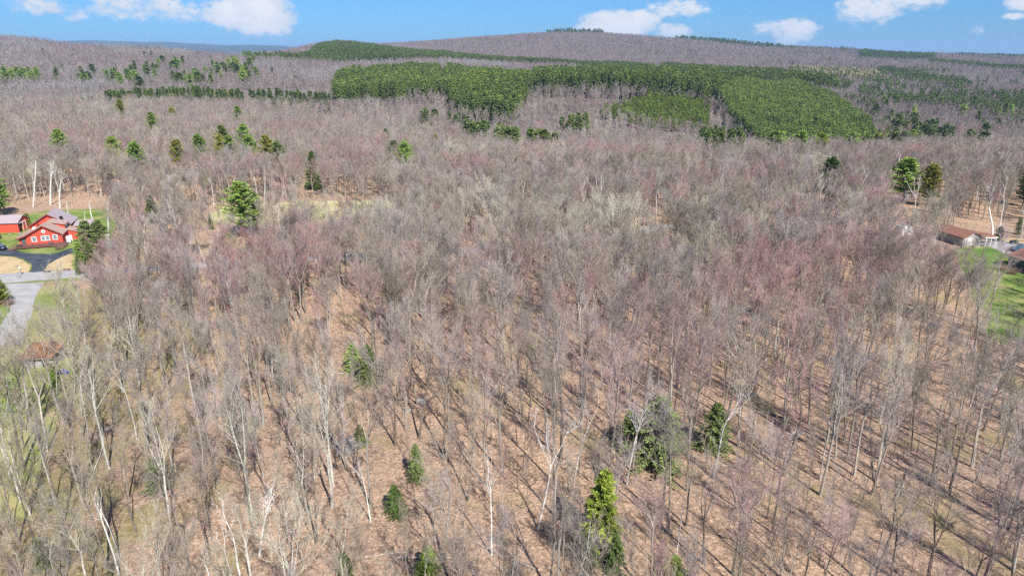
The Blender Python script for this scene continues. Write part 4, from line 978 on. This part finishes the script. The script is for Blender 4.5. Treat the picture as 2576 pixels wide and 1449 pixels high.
fill('larch_stand', 'P5', 5.5, (15, 19), (0, 2, 2, 0), 'tan larches mixed with dark conifers on the right slope', dens=.85, wide=1.25)
def belt(name, px0, px1, y0, y1, step, dens, label, pal=0, hs=(14, 19), wide=1.2, nscale=None, amp=0):
    fill(name, None, step, hs, pal, label, dens=dens, wide=wide, poly=blk([(px0, y0[0]), (px1, y0[1]), (px1, y1[1]), (px0, y1[0])]))
def dotted(name, px0, px1, y0, y1, step, thr, hs, label):
    pts = []
    for px_ in np.arange(px0, px1, step):
        for yy in np.arange(y0, y1, step*1.3):
            a, b = PXY(px_+rnd.uniform(-.5, .5)*step, yy+rnd.uniform(-.6, .6)*step)
            if mnoise.noise(Vector((a/60, b/110, 7.7))) + rnd.uniform(-.25, .25) > thr and not in_block(a, b):
                h = rnd.uniform(*hs)/20; pts.append((a, b, tz(a, b), 0, 0, rnd.uniform(0, 6.28), h*1.3, h, rnd.choice([0, 0, 3, 1])*5+rnd.randrange(5)))
    scatter(name, pts, V_CON, label)
dotted('mixed_conifers', 2120, 2640, 560, 1300, 9, .38, (14, 20), 'loose dark conifers dotted through the right valley woods')
dotted('mixed_conifers', 1980, 2640, 1300, 2500, 12, .36, (15, 21), 'loose conifers dotted over the upper right slopes')
dotted('mixed_conifers', 1560, 2100, 1650, 2800, 16, .42, (16, 22), 'few dark conifers dotted on the far purple hill')
belt('pine_belt', 620, 880, (1255, 1240), (1330, 1300), 6.5, .8, 'belt of green pines on the saddle left of the central hill', pal=(3, 1), wide=1.5)
belt('ridge_conifers', 1372, 1512, (2860, 2860), (2960, 2960), 9, .9, 'dark conifers on the summit of the far hill', hs=(13, 33), wide=1.4)
belt('ridge_conifers', 1690, 1960, (2820, 2640), (2960, 2760), 9, .8, 'dark conifers along the crest right of the summit', hs=(13, 31), wide=1.4)
belt('ridge_conifers', 1960, 2150, (2600, 2520), (2680, 2600), 12, .6, 'thin line of conifers on the descending ridge', hs=(18, 27), wide=1.3)
belt('ridge_conifers', 2150, 2340, (2250, 2120), (2560, 2500), 8, .85, 'conifer wood on the low right end of the ridge', hs=(17, 23), wide=1.3)
belt('ridge_conifers', 2330, 2620, (1900, 1500), (2150, 1680), 7, .85, 'conifer belt running down the right slope', hs=(16, 21), wide=1.3)
belt('ridge_conifers', 2400, 2620, (2450, 2450), (2560, 2560), 9, .7, 'farthest conifers before the blue ridge on the right', hs=(17, 22), wide=1.3)
belt('slope_conifers', 2205, 2430, (1420, 1120), (1650, 1250), 7, .6, 'loose conifers stepping down the right slope', pal=(0, 3), hs=(14, 19), wide=1.3)
belt('valley_conifers', 2165, 2620, (830, 690), (980, 880), 6.2, .45, 'broken belt of dark conifers across the right valley', pal=(0, 3), hs=(15, 20), wide=1.3)
belt('valley_conifers', 2110, 2330, (640, 600), (740, 690), 6, .4, 'yellowish open conifers right of the big plantation', pal=(1, 3), hs=(10, 14), wide=1.4)

# ------------------------------------------------------------------ buildings
def slab(parent, name, m, prof, y0, y1, t=.16):
    """a roof plane: profile line in x,z given as two points, thickened and run from y0 to y1"""
    (xa, za), (xb, zb) = prof; mb = MB()
    mb.prism([(xa, y0, za+.02), (xb, y0, zb+.02), (xb, y0, zb+t), (xa, y0, za+t)], (0, y1-y0, 0)); return part(name, mb, m, parent)
def slab_y(parent, name, m, prof, x0, x1, t=.16):
    (ya, za), (yb, zb) = prof; mb = MB()
    mb.prism([(x0, ya, za+.02), (x0, yb, zb+.02), (x0, yb, zb+t), (x0, ya, za+t)], (x1-x0, 0, 0)); return part(name, mb, m, parent)
def window(parent, x, z, w, h, y=0, sash=True, n=1):
    mb = MB(); fr = .13
    mb.box((x, y-.05, z-h/2-fr/2), (w+2*fr+.1, .14, fr)); mb.box((x, y-.05, z+h/2+fr/2), (w+2*fr, .12, fr))
    for s in (-1, 1): mb.box((x+s*(w/2+fr/2), y-.05, z), (fr, .12, h))
    for k in range(1, n): mb.box((x-w/2+w*k/n, y-.05, z), (.2, .12, h))
    if sash: mb.box((x, y-.045, z), (w, .09, .07))
    f = part('window', mb, M['white'], parent)
    for k in range(n):
        g = MB(); g.box((x-w/2+w*(k+.5)/n, y-.012, z), (w/n-.06, .03, h-.02)); part('pane', g, M['glass'], f)
    return f

# red house
A = rad(18.5)
h = thing('red_house', 'bright red gabled house with pinkish brown shingle roofs and a long front deck', 'house', (-123.9, 166.1, 0), A)
mb = MB(); zb = -.1
mb.prism([(0, 0, zb), (9.5, 0, zb), (9.5, 0, 2.7), (5.7, 0, 4.95), (1.9, 0, 2.85), (0, 0, 2.25)], (0, 8.8, 0)); part('wall', mb, M['red'], h)
slab(h, 'roof', M['roof_pink'], ((9.95, 2.5), (5.7, 5.02)), -.45, 8.6)
slab(h, 'roof', M['roof_pink'], ((5.7, 5.02), (1.75, 2.83)), -.45, 8.6)
slab(h, 'roof', M['roof_pink'], ((1.76, 2.84), (-.5, 2.1)), -.75, 8.2)
for pr in (((9.95, 2.5), (5.7, 5.02)), ((5.7, 5.02), (1.75, 2.83)), ((1.75, 2.83), (-.5, 2.1))):
    (xa, za), (xb, zb2) = pr; mb = MB(); y = -.5 if xa > 1.8 else -.8
    mb.prism([(xa, y, za-.16), (xb, y, zb2-.16), (xb, y, zb2+.14), (xa, y, za+.14)], (0, .045, 0)); part('fascia', mb, M['dkred'], h)
window(h, 3.35, 1.75, .85, 1.0); window(h, 5.85, 1.85, 1.7, .95, n=2); window(h, 8.0, 1.95, .85, 1.0)
mb = MB(); 
for k in range(20):
    a, b = 2*math.pi*k/20, 2*math.pi*(k+1)/20
    mb.prism([(5.7+.24*math.cos(a), -.1, 3.62+.24*math.sin(a)), (5.7+.42*math.cos(a), -.1, 3.62+.42*math.sin(a)), (5.7+.42*math.cos(b), -.1, 3.62+.42*math.sin(b)), (5.7+.24*math.cos(b), -.1, 3.62+.24*math.sin(b))], (0, .1, 0))
rw = part('round_window', mb, M['white'], h)
mb = MB(); mb.prism([(5.7+.25*math.cos(2*math.pi*k/20), -.03, 3.62+.25*math.sin(2*math.pi*k/20)) for k in range(20)], (0, .02, 0)); part('pane', mb, M['glass'], rw)
mb = MB(); mb.box((1.0, -.05, 1.42), (.95, .1, 1.95)); d = part('door', mb, M['darkdoor'], h)
mb = MB(); mb.box((1.0, -.11, 1.75), (.6, .03, .8)); part('pane', mb, M['glass'], d)
mb = MB(); mb.box((5.85, -.1, 2.55), (.18, .16, .22)); part('lamp', mb, M['white'], h)
# side dormer and right-hand lean-to
mb = MB(); mb.prism([(6.2, 4.6, 3.0), (9.3, 4.6, 2.6), (9.3, 4.6, 4.15), (5.9, 4.6, 4.75)], (0, 3.6, 0)); part('dormer', mb, M['red'], h)
slab(h, 'roof', M['roof_pink'], ((9.65, 4.1), (5.7, 4.98)), 4.2, 8.4)
mb = MB(); mb.box((9.33, 6.3, 3.45), (.06, 2.6, .75)); part('window', mb, M['glass'], h)
mb = MB(); mb.prism([(9.5, 4.4, zb), (12.0, 4.4, zb), (12.0, 4.4, 2.0), (9.5, 4.4, 2.7)], (0, 3.0, 0)); part('side_porch', mb, M['red'], h)
slab(h, 'roof', M['roof_pink'], ((12.3, 2.0), (9.9, 2.72)), 4.1, 7.6)
# rear wing
mb = MB(); mb.prism([(.2, 9.0, zb), (9.2, 9.0, zb), (9.2, 9.0, 3.3), (4.7, 9.0, 6.1), (.2, 9.0, 3.3)], (0, 7.4, 0)); part('rear_wing', mb, M['red'], h)
slab(h, 'roof', M['roof_lilac'], ((9.7, 3.05), (4.7, 6.18)), 8.5, 16.8)
slab(h, 'roof', M['roof_lilac'], ((4.7, 6.18), (-.3, 3.05)), 8.5, 16.8)
for pr in (((9.7, 3.05), (4.7, 6.18)), ((4.7, 6.18), (-.3, 3.05))):
    (xa, za), (xb, zb2) = pr; mb = MB(); mb.prism([(xa, 8.45, za-.14), (xb, 8.45, zb2-.14), (xb, 8.45, zb2+.14), (xa, 8.45, za+.14)], (0, .04, 0)); part('fascia', mb, M['dkred'], h)
mb = MB(); mb.tube([Vector((2.6, 7.4, 3.2)), Vector((2.6, 7.4, 4.9))], [.12, .12], 8, tip=False); mb.box((2.6, 7.4, 4.95), (.3, .3, .08)); part('stove_pipe', mb, M['dark'], h)
mb = MB(); mb.tube([Vector((2.4, 5.2, 3.3)), Vector((2.4, 5.0, 3.55)), Vector((2.4, 4.85, 3.6))], [.08, .42, .46], 12, tip=False); part('satellite_dish', mb, M['white'], h)
mb = MB(); mb.box((7.6, 9.4, 4.9), (.7, .5, .9)); part('chimney', mb, M['dark'], h)
mb = MB(); mb.box((9.62, 1.9, 2.35), (.12, 4.6, .14)); part('gutter', mb, M['white'], h)
# deck
mb = MB(); mb.box((5.1, -1.55, .38), (11.2, 3.0, .12))
dk = part('deck', mb, M['deck'], h)
for i in range(20):
    b = MB(); b.box((5.1, -.12-.15*i, .455), (11.2, .13, .03)); part('plank', b, M['deck'], dk)
for x in np.linspace(-.45, 10.65, 9):
    b = MB(); b.box((x, -3.02, .65), (.1, .1, 1.35)); part('post', b, M['deck'], dk)
b = MB(); b.box((5.1, -3.02, 1.3), (11.2, .09, .08)); b.box((5.1, -3.02, .62), (11.2, .06, .07)); b.box((-.45, -1.5, 1.3), (.08, 3.0, .08)); b.box((10.65, -1.5, 1.3), (.08, 3.0, .08))
for x in np.arange(-.4, 10.6, .16): b.box((x, -3.02, .95), (.04, .04, .64))
rl = part('railing', b, M['deck'], dk); rl['kind'] = 'stuff'
for lx, ly, lab, w in [(.6, -2.3, 'dark box at the left end of the red house deck', 1.1), (7.3, -1.9, 'dark square cover on the right half of the red house deck', .8)]:
    b = MB(); b.box((0, 0, .35), (w, .7, .7)); b.box((0, 0, .73), (w+.1, .8, .06))
    o = obj('storage_box', b.mesh('storage_box', [M['darkdoor']]), loc=(-123.9+lx*math.cos(A)-ly*math.sin(A), 166.1+lx*math.sin(A)+ly*math.cos(A), .47), rot=(0, 0, A)); tag(o, lab, 'box')
def hl(x, y): return (-123.9+x*math.cos(A)-y*math.sin(A), 166.1+x*math.sin(A)+y*math.cos(A))
def lathe(prof, n=14):
    mb = MB(); mb.tube([Vector((0, 0, z)) for r, z in prof], [max(r, .001) for r, z in prof], n, tip=False); return mb
for (x, y, s, lab) in [(10.6, .6, 1.0, 'white upright gas tank nearest the front corner of the red house'), (10.7, 2.3, .9, 'second white gas tank against the side of the red house')]:
    t = thing('gas_tank', lab, 'tank', (*hl(x, y), 0))
    mb = lathe([(.35, .05), (.5, .2), (.52, .5), (.52, 1.5), (.45, 1.75), (.2, 1.88), (.01, 1.9)]); o = part('body', mb, M['white'], t); o.scale = (s,)*3
    mb = lathe([(.14, 1.86), (.14, 2.02), (.001, 2.05)], 8); o = part('valve_cap', mb, M['metal'], t); o.scale = (s,)*3
for (px, py, w, d_, hh, lab, m) in [(211, 607, 1.3, .9, 1.5, 'white cabinet under the grey shed right of the red house', 'white'), (245, 573, 1.4, 1.1, .9, 'pale box on the grass beyond the grey shed', 'greywood')]:
    x, y = G(px, py); b = MB(); b.box((0, 0, hh/2), (w, d_, hh)); b.box((0, 0, hh+.04), (w+.12, d_+.12, .08))
    tag(obj('cabinet', b.mesh('cabinet', [M[m]]), loc=(x, y, 0), rot=(0, 0, A)), lab, 'cabinet')
# open grey shed behind the side porch
x, y = hl(10.4, 9.0); s = thing('open_shed', 'weathered grey open-fronted shed right of the red house', 'shed', (x, y, 0), A)
slab_y(s, 'roof', M['roof_lilac'], ((-.5, 2.55), (3.9, 3.15)), -.3, 3.9, t=.14)
for i, (a, b_) in enumerate([(0, 0), (3.5, 0), (0, 3.4), (3.5, 3.4)]):
    mb = MB(); mb.box((a, b_, 1.27+.07*b_), (.14, .14, 2.55+.13*b_)); part('post', mb, M['greywood'], s)
mb = MB(); mb.box((1.75, 3.45, 1.2), (3.5, .08, 2.4)); part('back_wall', mb, M['greywood'], s)
mb = MB(); mb.box((3.55, 1.75, .8), (.08, 3.3, 1.6)); part('side_wall', mb, M['darkdoor'], s)
mb = MB(); mb.box((1.75, 2.4, .75), (2.6, 1.2, .9)); part('firewood', mb, M['log'], s)
# red barn at the left edge
A2 = rad(6); bx, by = G(52, 584)
b0 = thing('red_barn', 'long red barn with a lilac-brown roof and white sliding door track at the left edge', 'barn', (bx, by-.5, 0), A2)
mb = MB(); mb.prism([(0, 0, 0), (0, 5.6, 0), (0, 5.6, 2.7), (0, 2.8, 4.1), (0, 0, 2.7)], (-13, 0, 0)); part('wall', mb, M['red'], b0)
slab_y(b0, 'roof', M['roof_lilac'], ((-.35, 2.56), (2.8, 4.16)), -13.3, .3); slab_y(b0, 'roof', M['roof_lilac'], ((2.8, 4.16), (5.95, 2.56)), -13.3, .3)
mb = MB(); mb.box((.03, 1.15, 1.2), (.06, 1.5, 2.25)); part('doorway', mb, M['dark'], b0)
mb = MB(); mb.box((.12, 1.8, 2.5), (.14, 3.6, .26)); part('door_track', mb, M['white'], b0)
mb = MB(); mb.box((.1, 2.75, 1.25), (.08, 1.5, 2.2)); dd = part('sliding_door', mb, M['red'], b0)
for yy in (2.0, 3.5):
    mb = MB(); mb.box((.17, yy, 1.25), (.06, .14, 2.25)); part('trim', mb, M['white'], dd)
mb = MB(); mb.box((.09, 1.75, .75), (.1, .35, 1.3)); part('orange_panel', mb, M['orange'], b0)
for (px, py, r, lab) in [(50, 588, .42, 'round pale boulder at the red barn doorway'), (24, 590, .35, 'pale stone at the foot of the red barn wall'), (42, 672, .4, 'grey stone on the dry grass beside the black driveway'), (128, 683, .45, 'flat grey rock in the dry grass right of the driveway'), (141, 690, .35, 'small rock in the dry grass above the gravel road'), (48, 698, .45, 'low rock by the lamp post left of the driveway'), (880, 1125, 1.5, 'dark lichen-grey boulder among brush below centre left'), (1060, 1012, .8, 'mossy rock in the gap between trees below centre'), (1025, 1035, .6, 'lower of two mossy rocks in the gap below centre'), (128, 637, .3, 'grey stone in front of the deck shrub')]:
    bm = bmesh.new(); bmesh.ops.create_icosphere(bm, subdivisions=3, radius=1); rr = random.Random(lab)
    off = Vector((rr.random()*9, rr.random()*9, 0))
    for v in bm.verts: v.co *= 1+.32*mnoise.noise(v.co*1.6+off)+.1*mnoise.noise(v.co*5+off); v.co.z = max(v.co.z*.62, -.3)
    me = bpy.data.meshes.new('rock'); bm.to_mesh(me); bm.free(); me.materials.append(M['rock'])
    x, y = G(px, py); tag(obj('rock', me, loc=(x, y, .12*r), rot=(0, 0, rr.random()*6), scale=(r*1.3, r, r)), lab, 'rock')
x, y = G(54, 692); t = thing('lamp_post', 'short pale post standing on the dry grass left of the black driveway', 'post', (x, y, 0))
mb = MB(); mb.box((0, 0, .8), (.16, .16, 1.6)); part('pole', mb, M['greywood'], t); mb = MB(); mb.box((0, 0, 1.7), (.3, .3, .3)); part('lamp', mb, M['white'], t)
for px, py, lab in [(119, 686, 'dark low bench on the dry grass right of the black driveway stem'), (168, 681, 'small dark planter near the woods above the gravel road')]:
    x, y = G(px, py); t = thing('bench', lab, 'bench', (x, y, 0), .2); mb = MB(); mb.box((0, 0, .42), (1.4, .4, .07)); part('seat', mb, M['darkdoor'], t)
    for sx in (-.55, .55): mb = MB(); mb.box((sx, 0, .2), (.1, .36, .4)); part('leg', mb, M['darkdoor'], t)

# vehicles
def wheel(parent, x, y, r, w):
    mb = MB(); mb.tube([Vector((x, y-w/2, r)), Vector((x, y+w/2, r))], [r, r], 14, tip=False)
    b = len(mb.v); 
    mb.prism([(x+r*math.cos(2*math.pi*k/14), y-w/2, r+r*math.sin(2*math.pi*k/14)) for k in range(14)], (0, w, 0))
    o = part('wheel', mb, M['tyre'], parent)
    m2 = MB(); m2.prism([(x+r*.6*math.cos(2*math.pi*k/12), y-w/2-.015, r+r*.6*math.sin(2*math.pi*k/12)) for k in range(12)], (0, w+.03, 0)); part('rim', m2, M['metal'], o)
def car(name, lab, cat, loc, rz, paint, pickup=False, L=4.4):
    c = thing(name, lab, cat, loc, rz)
    k = L/4.4
    prof = [(-2.2, .35), (2.15, .35), (2.2, .6), (2.05, .85), (1.1, .98), (-2.1, 1.0), (-2.2, .8)] if not pickup else [(-2.2, .45), (2.15, .45), (2.2, .75), (2.1, 1.02), (1.15, 1.1), (-2.2, 1.1)]
    mb = MB(); mb.prism([(x*k, -.86, z) for x, z in prof], (0, 1.72, 0)); b = part('body', mb, M[paint], c)
    md = b.modifiers.new('bevel', 'BEVEL'); md.width = .1; md.segments = 2
    if pickup: cab = [(.95, 1.1), (.45, 1.68), (-.55, 1.7), (-.75, 1.1)]
    else: cab = [(1.05, .98), (.35, 1.45), (-1.2, 1.45), (-1.95, 1.0)]
    mb = MB(); mb.prism([(x*k, -.74, z) for x, z in cab], (0, 1.48, 0)); g = part('windows', mb, M['glass'], c)
    mb = MB(); a, d_ = cab[1], cab[2]; mb.prism([((a[0]-.05)*k, -.72, a[1]-.02), ((d_[0]+.05)*k, -.72, d_[1]-.02), ((d_[0]+.05)*k, -.72, d_[1]+.05), ((a[0]-.1)*k, -.72, a[1]+.05)], (0, 1.44, 0)); part('roof', mb, M[paint], c)
    if pickup:
        mb = MB(); mb.box((-1.5*k, 0, 1.08), (1.25*k, 1.4, .08)); part('bed', mb, M['dark'], c)
    for x in (-1.35, 1.35):
        for y in (-.8, .8): wheel(c, x*k, y, .36 if pickup else .32, .22)
    for y in (-.6, .6):
        mb = MB(); mb.box((2.17*k, y, .75 if not pickup else .88), (.08, .34, .16)); part('headlight', mb, M['white'], c)
    return c
x, y = G(0, 630); car('parked_car', 'dark blue-black car at the left edge beside the black driveway', 'car', (x-.6, y+.6, .03), rad(-18), 'carblack')
x, y = G(-7, 604); car('parked_car', 'maroon car mostly cut by the left edge below the red barn', 'car', (x-.5, y, .02), rad(-70), 'carred')
x, y = G(2566, 633); car('pickup_truck', 'dark blue pickup parked on the gravel drive at the right edge', 'pickup', (x+.3, y+.4, .03), rad(190), 'carblue', pickup=True, L=5.2)
x, y = G(2550, 613); q = thing('quad_bike', 'small dark quad bike on dry grass beside the gravel drive', 'quad bike', (x, y, 0), rad(-12))
mb = MB(); mb.prism([(-.85, -.25, .45), (.85, -.25, .45), (.8, -.25, .8), (.3, -.25, .85), (.1, -.25, .7), (-.4, -.25, .72), (-.85, -.25, .85)], (0, .5, 0)); part('body', mb, M['carblack'], q)
for sx in (-.6, .6):
    mb = MB(); mb.box((sx, 0, .72), (.6, .98, .07)); part('fender', mb, M['slate'], q)
    for sy in (-.42, .42): wheel(q, sx*1.0, sy, .28, .24)
mb = MB(); mb.box((-.15, 0, .86), (.7, .3, .14)); part('seat', mb, M['dark'], q)
mb = MB(); mb.tube([Vector((.35, -.38, 1.1)), Vector((.45, 0, .95)), Vector((.35, .38, 1.1))], [.025, .03, .025], 5, tip=False); part('handlebar', mb, M['metal'], q)
for sx in (-.75, .75): mb = MB(); mb.box((sx, 0, .9), (.4, .7, .04)); part('rack', mb, M['metal'], q)

# cottage on the right
A3 = rad(12); c0 = thing('cottage', 'small cottage with a red-brown roof, pale stucco front and corner porch', 'house', (113.6, 166.5, 0), A3)
mb = MB(); mb.prism([(0, 0, 0), (5.4, 0, 0), (5.4, 0, 2.3), (2.7, 0, 3.5), (0, 0, 2.3)], (0, 10, 0)); part('wall', mb, M['greywood'], c0)
mb = MB(); mb.box((2.1, -.03, 1.15), (1.9, .08, 2.2)); part('stucco_panel', mb, M['stone'], c0)
slab(c0, 'roof', M['roof_brown'], ((5.8, 2.2), (2.7, 3.56)), -.5, 10.3); slab(c0, 'roof', M['roof_brown'], ((2.7, 3.56), (-.4, 2.2)), -.5, 10.3)
mb = MB(); mb.prism([(1.5, -.06, 2.95), (3.9, -.06, 2.95), (2.7, -.06, 3.47)], (0, .05, 0)); part('gable_board', mb, M['white'], c0)
mb = MB(); mb.box((4.3, -.05, 1.05), (.9, .08, 2.05)); part('door', mb, M['slate'], c0)
slab(c0, 'porch_roof', M['roof_brown'], ((9.0, 2.25), (5.3, 2.75)), -1.3, 4.2)
mb = MB(); mb.box((7.1, -1.34, 2.25), (3.9, .06, .2)); part('fascia', mb, M['white'], c0)
for (a, b_) in [(5.8, -1.1), (8.7, -1.1), (7.3, -1.1), (8.7, 3.9)]:
    mb = MB(); mb.box((a, b_, 1.15), (.13, .13, 2.3)); part('post', mb, M['white'], c0)
mb = MB(); mb.box((7.2, 1.4, .15), (3.5, 5.2, .3)); pf = part('porch_floor', mb, M['greywood'], c0)
mb = MB(); mb.box((5.8, -1.15, 1.0), (3.2, .06, .07)); mb.box((5.0, -1.15, .7), (4.4, .05, .06))
for xx in np.arange(3.0, 8.6, .22): mb.box((xx, -1.15, .6), (.05, .05, .8))
r_ = part('railing', mb, M['greywood'], c0); r_['kind'] = 'stuff'
mb = MB(); mb.box((3.4, -.6, .14), (1.8, 1.1, .28)); part('step', mb, M['greywood'], c0)
window(c0, 1.0, 1.4, .7, .8)
# pale shed glimpsed through the trees
x, y = G(2281, 592); s = thing('white_shed', 'little white shed glimpsed through grey trunks left of the cottage', 'shed', (x-1.5, y, 0), rad(8))
mb = MB(); mb.prism([(0, 0, 0), (3.2, 0, 0), (3.2, 0, 2.2), (1.6, 0, 2.9), (0, 0, 2.2)], (0, 2.6, 0)); part('wall', mb, M['white'], s)
slab(s, 'roof', M['greywood'], ((3.4, 2.12), (1.6, 2.95)), -.2, 2.8, t=.1); slab(s, 'roof', M['greywood'], ((1.6, 2.95), (-.2, 2.12)), -.2, 2.8, t=.1); window(s, 1.8, 1.35, .5, .6)
# slate building at the right edge
s = thing('slate_building', 'slate blue sided building with a red-brown roof at the right edge', 'building', (113.3, 149.6, 0), rad(-80))
mb = MB(); mb.prism([(0, 0, 0), (0, 7, 0), (0, 7, 2.7), (0, 3.5, 3.9), (0, 0, 2.7)], (11, 0, 0)); part('wall', mb, M['slate'], s)
slab_y(s, 'roof', M['roof_brown'], ((-.4, 2.58), (3.5, 3.96)), -.35, 11.3); slab_y(s, 'roof', M['roof_brown'], ((3.5, 3.96), (7.4, 2.58)), -.35, 11.3)
mb = MB(); mb.box((5.5, -.44, 2.62), (11.6, .05, .2)); part('fascia', mb, M['metal'], s)
mb = MB(); mb.box((5.5, -.03, .12), (11, .1, .24)); part('foundation', mb, M['rock'], s)
# rusty-roofed shed, lower left
x, y = G(62, 925); s = thing('rusty_shed', 'small shed with a rusty orange roof and pale front between bare trees', 'shed', (x, y, 0), rad(4))
mb = MB(); mb.prism([(0, 0, 0), (0, 3.6, 0), (0, 3.6, 2.5), (0, 0, 1.7)], (4.4, 0, 0)); part('wall', mb, M['greywood'], s)
slab_y(s, 'roof', M['roof_orange'], ((-.4, 1.65), (3.9, 2.6)), -.3, 4.7, t=.12)
mb = MB(); mb.box((2.2, -.46, 1.62), (5.0, .05, .16)); part('fascia', mb, M['metal'], s)
mb = MB(); mb.box((3.2, -.03, .8), (.9, .06, 1.5)); part('door', mb, M['darkdoor'], s)
x, y = G(158, 940); bm = bmesh.new(); bmesh.ops.create_grid(bm, x_segments=8, y_segments=6, size=1)
for v in bm.verts: v.co.x *= .9; v.co.y *= .5; v.co.z = .55*(1-v.co.x**2)*(1-v.co.y**2)*(1+.5*mnoise.noise(v.co*2))+.05
me = bpy.data.meshes.new('tarp_heap'); bm.to_mesh(me); bm.free(); me.materials.append(M['tarp'])
o = obj('tarp_heap', me, loc=(x, y, 0)); o.modifiers.new('thick', 'SOLIDIFY').thickness = .05; tag(o, 'crumpled blue tarpaulin heap right of the rusty-roofed shed', 'tarp')

# brush, shrubs and fallen logs
def shrub_mb(seed, r, n=160):
    rr = random.Random(seed); mb = MB()
    for k in range(n):
        a = rr.uniform(0, 6.28); b_ = rr.uniform(0, r*.5); p = Vector((b_*math.cos(a), b_*math.sin(a), 0)); d = Vector((math.cos(a)*rr.uniform(.1, 1), math.sin(a)*rr.uniform(.1, 1), rr.uniform(.7, 1.3)))
        pts = chain(rr, p, d, r*rr.uniform(.7, 1.3), 3, .2, .05); mb.tube(pts, [.016, .012, .008, 0], 3)
        for _ in range(3):
            q, dd_ = at(pts, rr.uniform(.4, .95)); mb.tube([q, q+rdir(rr, dd_, .6)*r*.3], [.008, 0], 3)
    return mb
SH = [shrub_mb(70+i, 1.4).mesh('shrub_shape', [M['shrub']]) for i in range(3)]
for px, py, s_, lab in [(150, 628, .9, 'brown bare shrub in front of the right end of the deck'), (163, 622, .8, 'smaller brown shrub at the corner of the deck'), (85, 626, .5, 'little bare shrub before the middle of the deck'), (32, 632, .8, 'tan bare shrub at the left end of the deck'), (97, 582, .7, 'low bare shrub beside the yellow-green cedar'), (2487, 614, .7, 'dry tan shrub at the cottage porch corner'), (22, 768, 1.0, 'bare brown hedge brush under the left edge cedar'), (2545, 690, 1.2, 'bare grey shrub against the slate building'), (2520, 680, 1.0, 'second bare shrub left of the slate building'),
                        (1410, 1372, 1.5, 'dark tangle of brush left of the bright spruce'), (1385, 1345, 1.2, 'dark brush at the upper left of the tangle'), (1440, 1395, 1.2, 'dark brush under the left side of the bright spruce')]:
    x, y = G(px, py); o = obj('shrub', EV.choice(SH), loc=(x, y, 0), rot=(0, 0, EV.uniform(0, 6)), scale=s_); tag(o, lab, 'shrub')
    if 'dark' in lab: o.material_slots[0].link = 'OBJECT'; o.material_slots[0].material = M['shrub_dark']
LOGS = []
for k in range(4):
    rr = random.Random(60+k); mb = MB(); pts = chain(rr, Vector((0, 0, .12)), Vector((1, 0, 0)), rr.uniform(5, 9), 6, .05, 0)
    for p in pts: p.z = .12
    mb.tube(pts, [.13, .12, .11, .1, .08, .06, .03], 7, tip=False)
    for _ in range(5):
        p, d_ = at(pts, rr.uniform(.3, .95)); d3 = rdir(rr, d_, .8); d3.z = abs(d3.z)*.5; mb.tube([p, p+d3*rr.uniform(.6, 1.8)], [.04, 0], 4)
    LOGS.append(mb.mesh('log_shape', [M['log']]))
for i in range(36):
    for _ in range(40):
        px, py = EV.uniform(60, 2540), EV.uniform(860, 1440)
        x, y = G(px, py)
        if not blocked(x, y): break
    o = obj('fallen_log', EV.choice(LOGS), loc=(x, y, 0), rot=(0, 0, EV.uniform(0, 6.28)), scale=EV.uniform(.5, 1.1)); tag(o, 'grey fallen log lying on the leaf litter between trees', 'log', 'fallen logs on the forest floor')
for px, py, a, s_, lab in [(60, 1155, .3, .75, 'grey broken log lying across the ground at far left'), (8, 1222, .1, .6, 'grey log end at the left edge'), (900, 1405, .25, .8, 'short grey log near the bottom left of centre'), (2370, 850, .2, .7, 'grey curved log at the edge of the right lawn')]:
    x, y = G(px, py); o = obj('fallen_log', LOGS[1], loc=(x, y, 0), rot=(0, 0, a), scale=s_); tag(o, lab, 'log'); 

# ------------------------------------------------------------------ the air
hz = MB(); hz.box((0, 8500, 132), (36000, 23000, 336))
m = bpy.data.materials.new('air'); m.use_nodes = True; nt = m.node_tree; N, L = nodes_of(nt); o_ = N.new('ShaderNodeOutputMaterial'); pv = N.new('ShaderNodeVolumePrincipled')
pv.inputs['Color'].default_value = (.42, .66, 1.0, 1); pv.inputs['Density'].default_value = HAZE; pv.inputs['Anisotropy'].default_value = 0.0
L.new(pv.outputs[0], o_.inputs['Volume'])
if HAZE > 0:
    o = obj('haze', hz.mesh('haze', [m])); tag(o, 'thin blue air between the camera and the far hills', None, kind='stuff'); o.visible_shadow = True
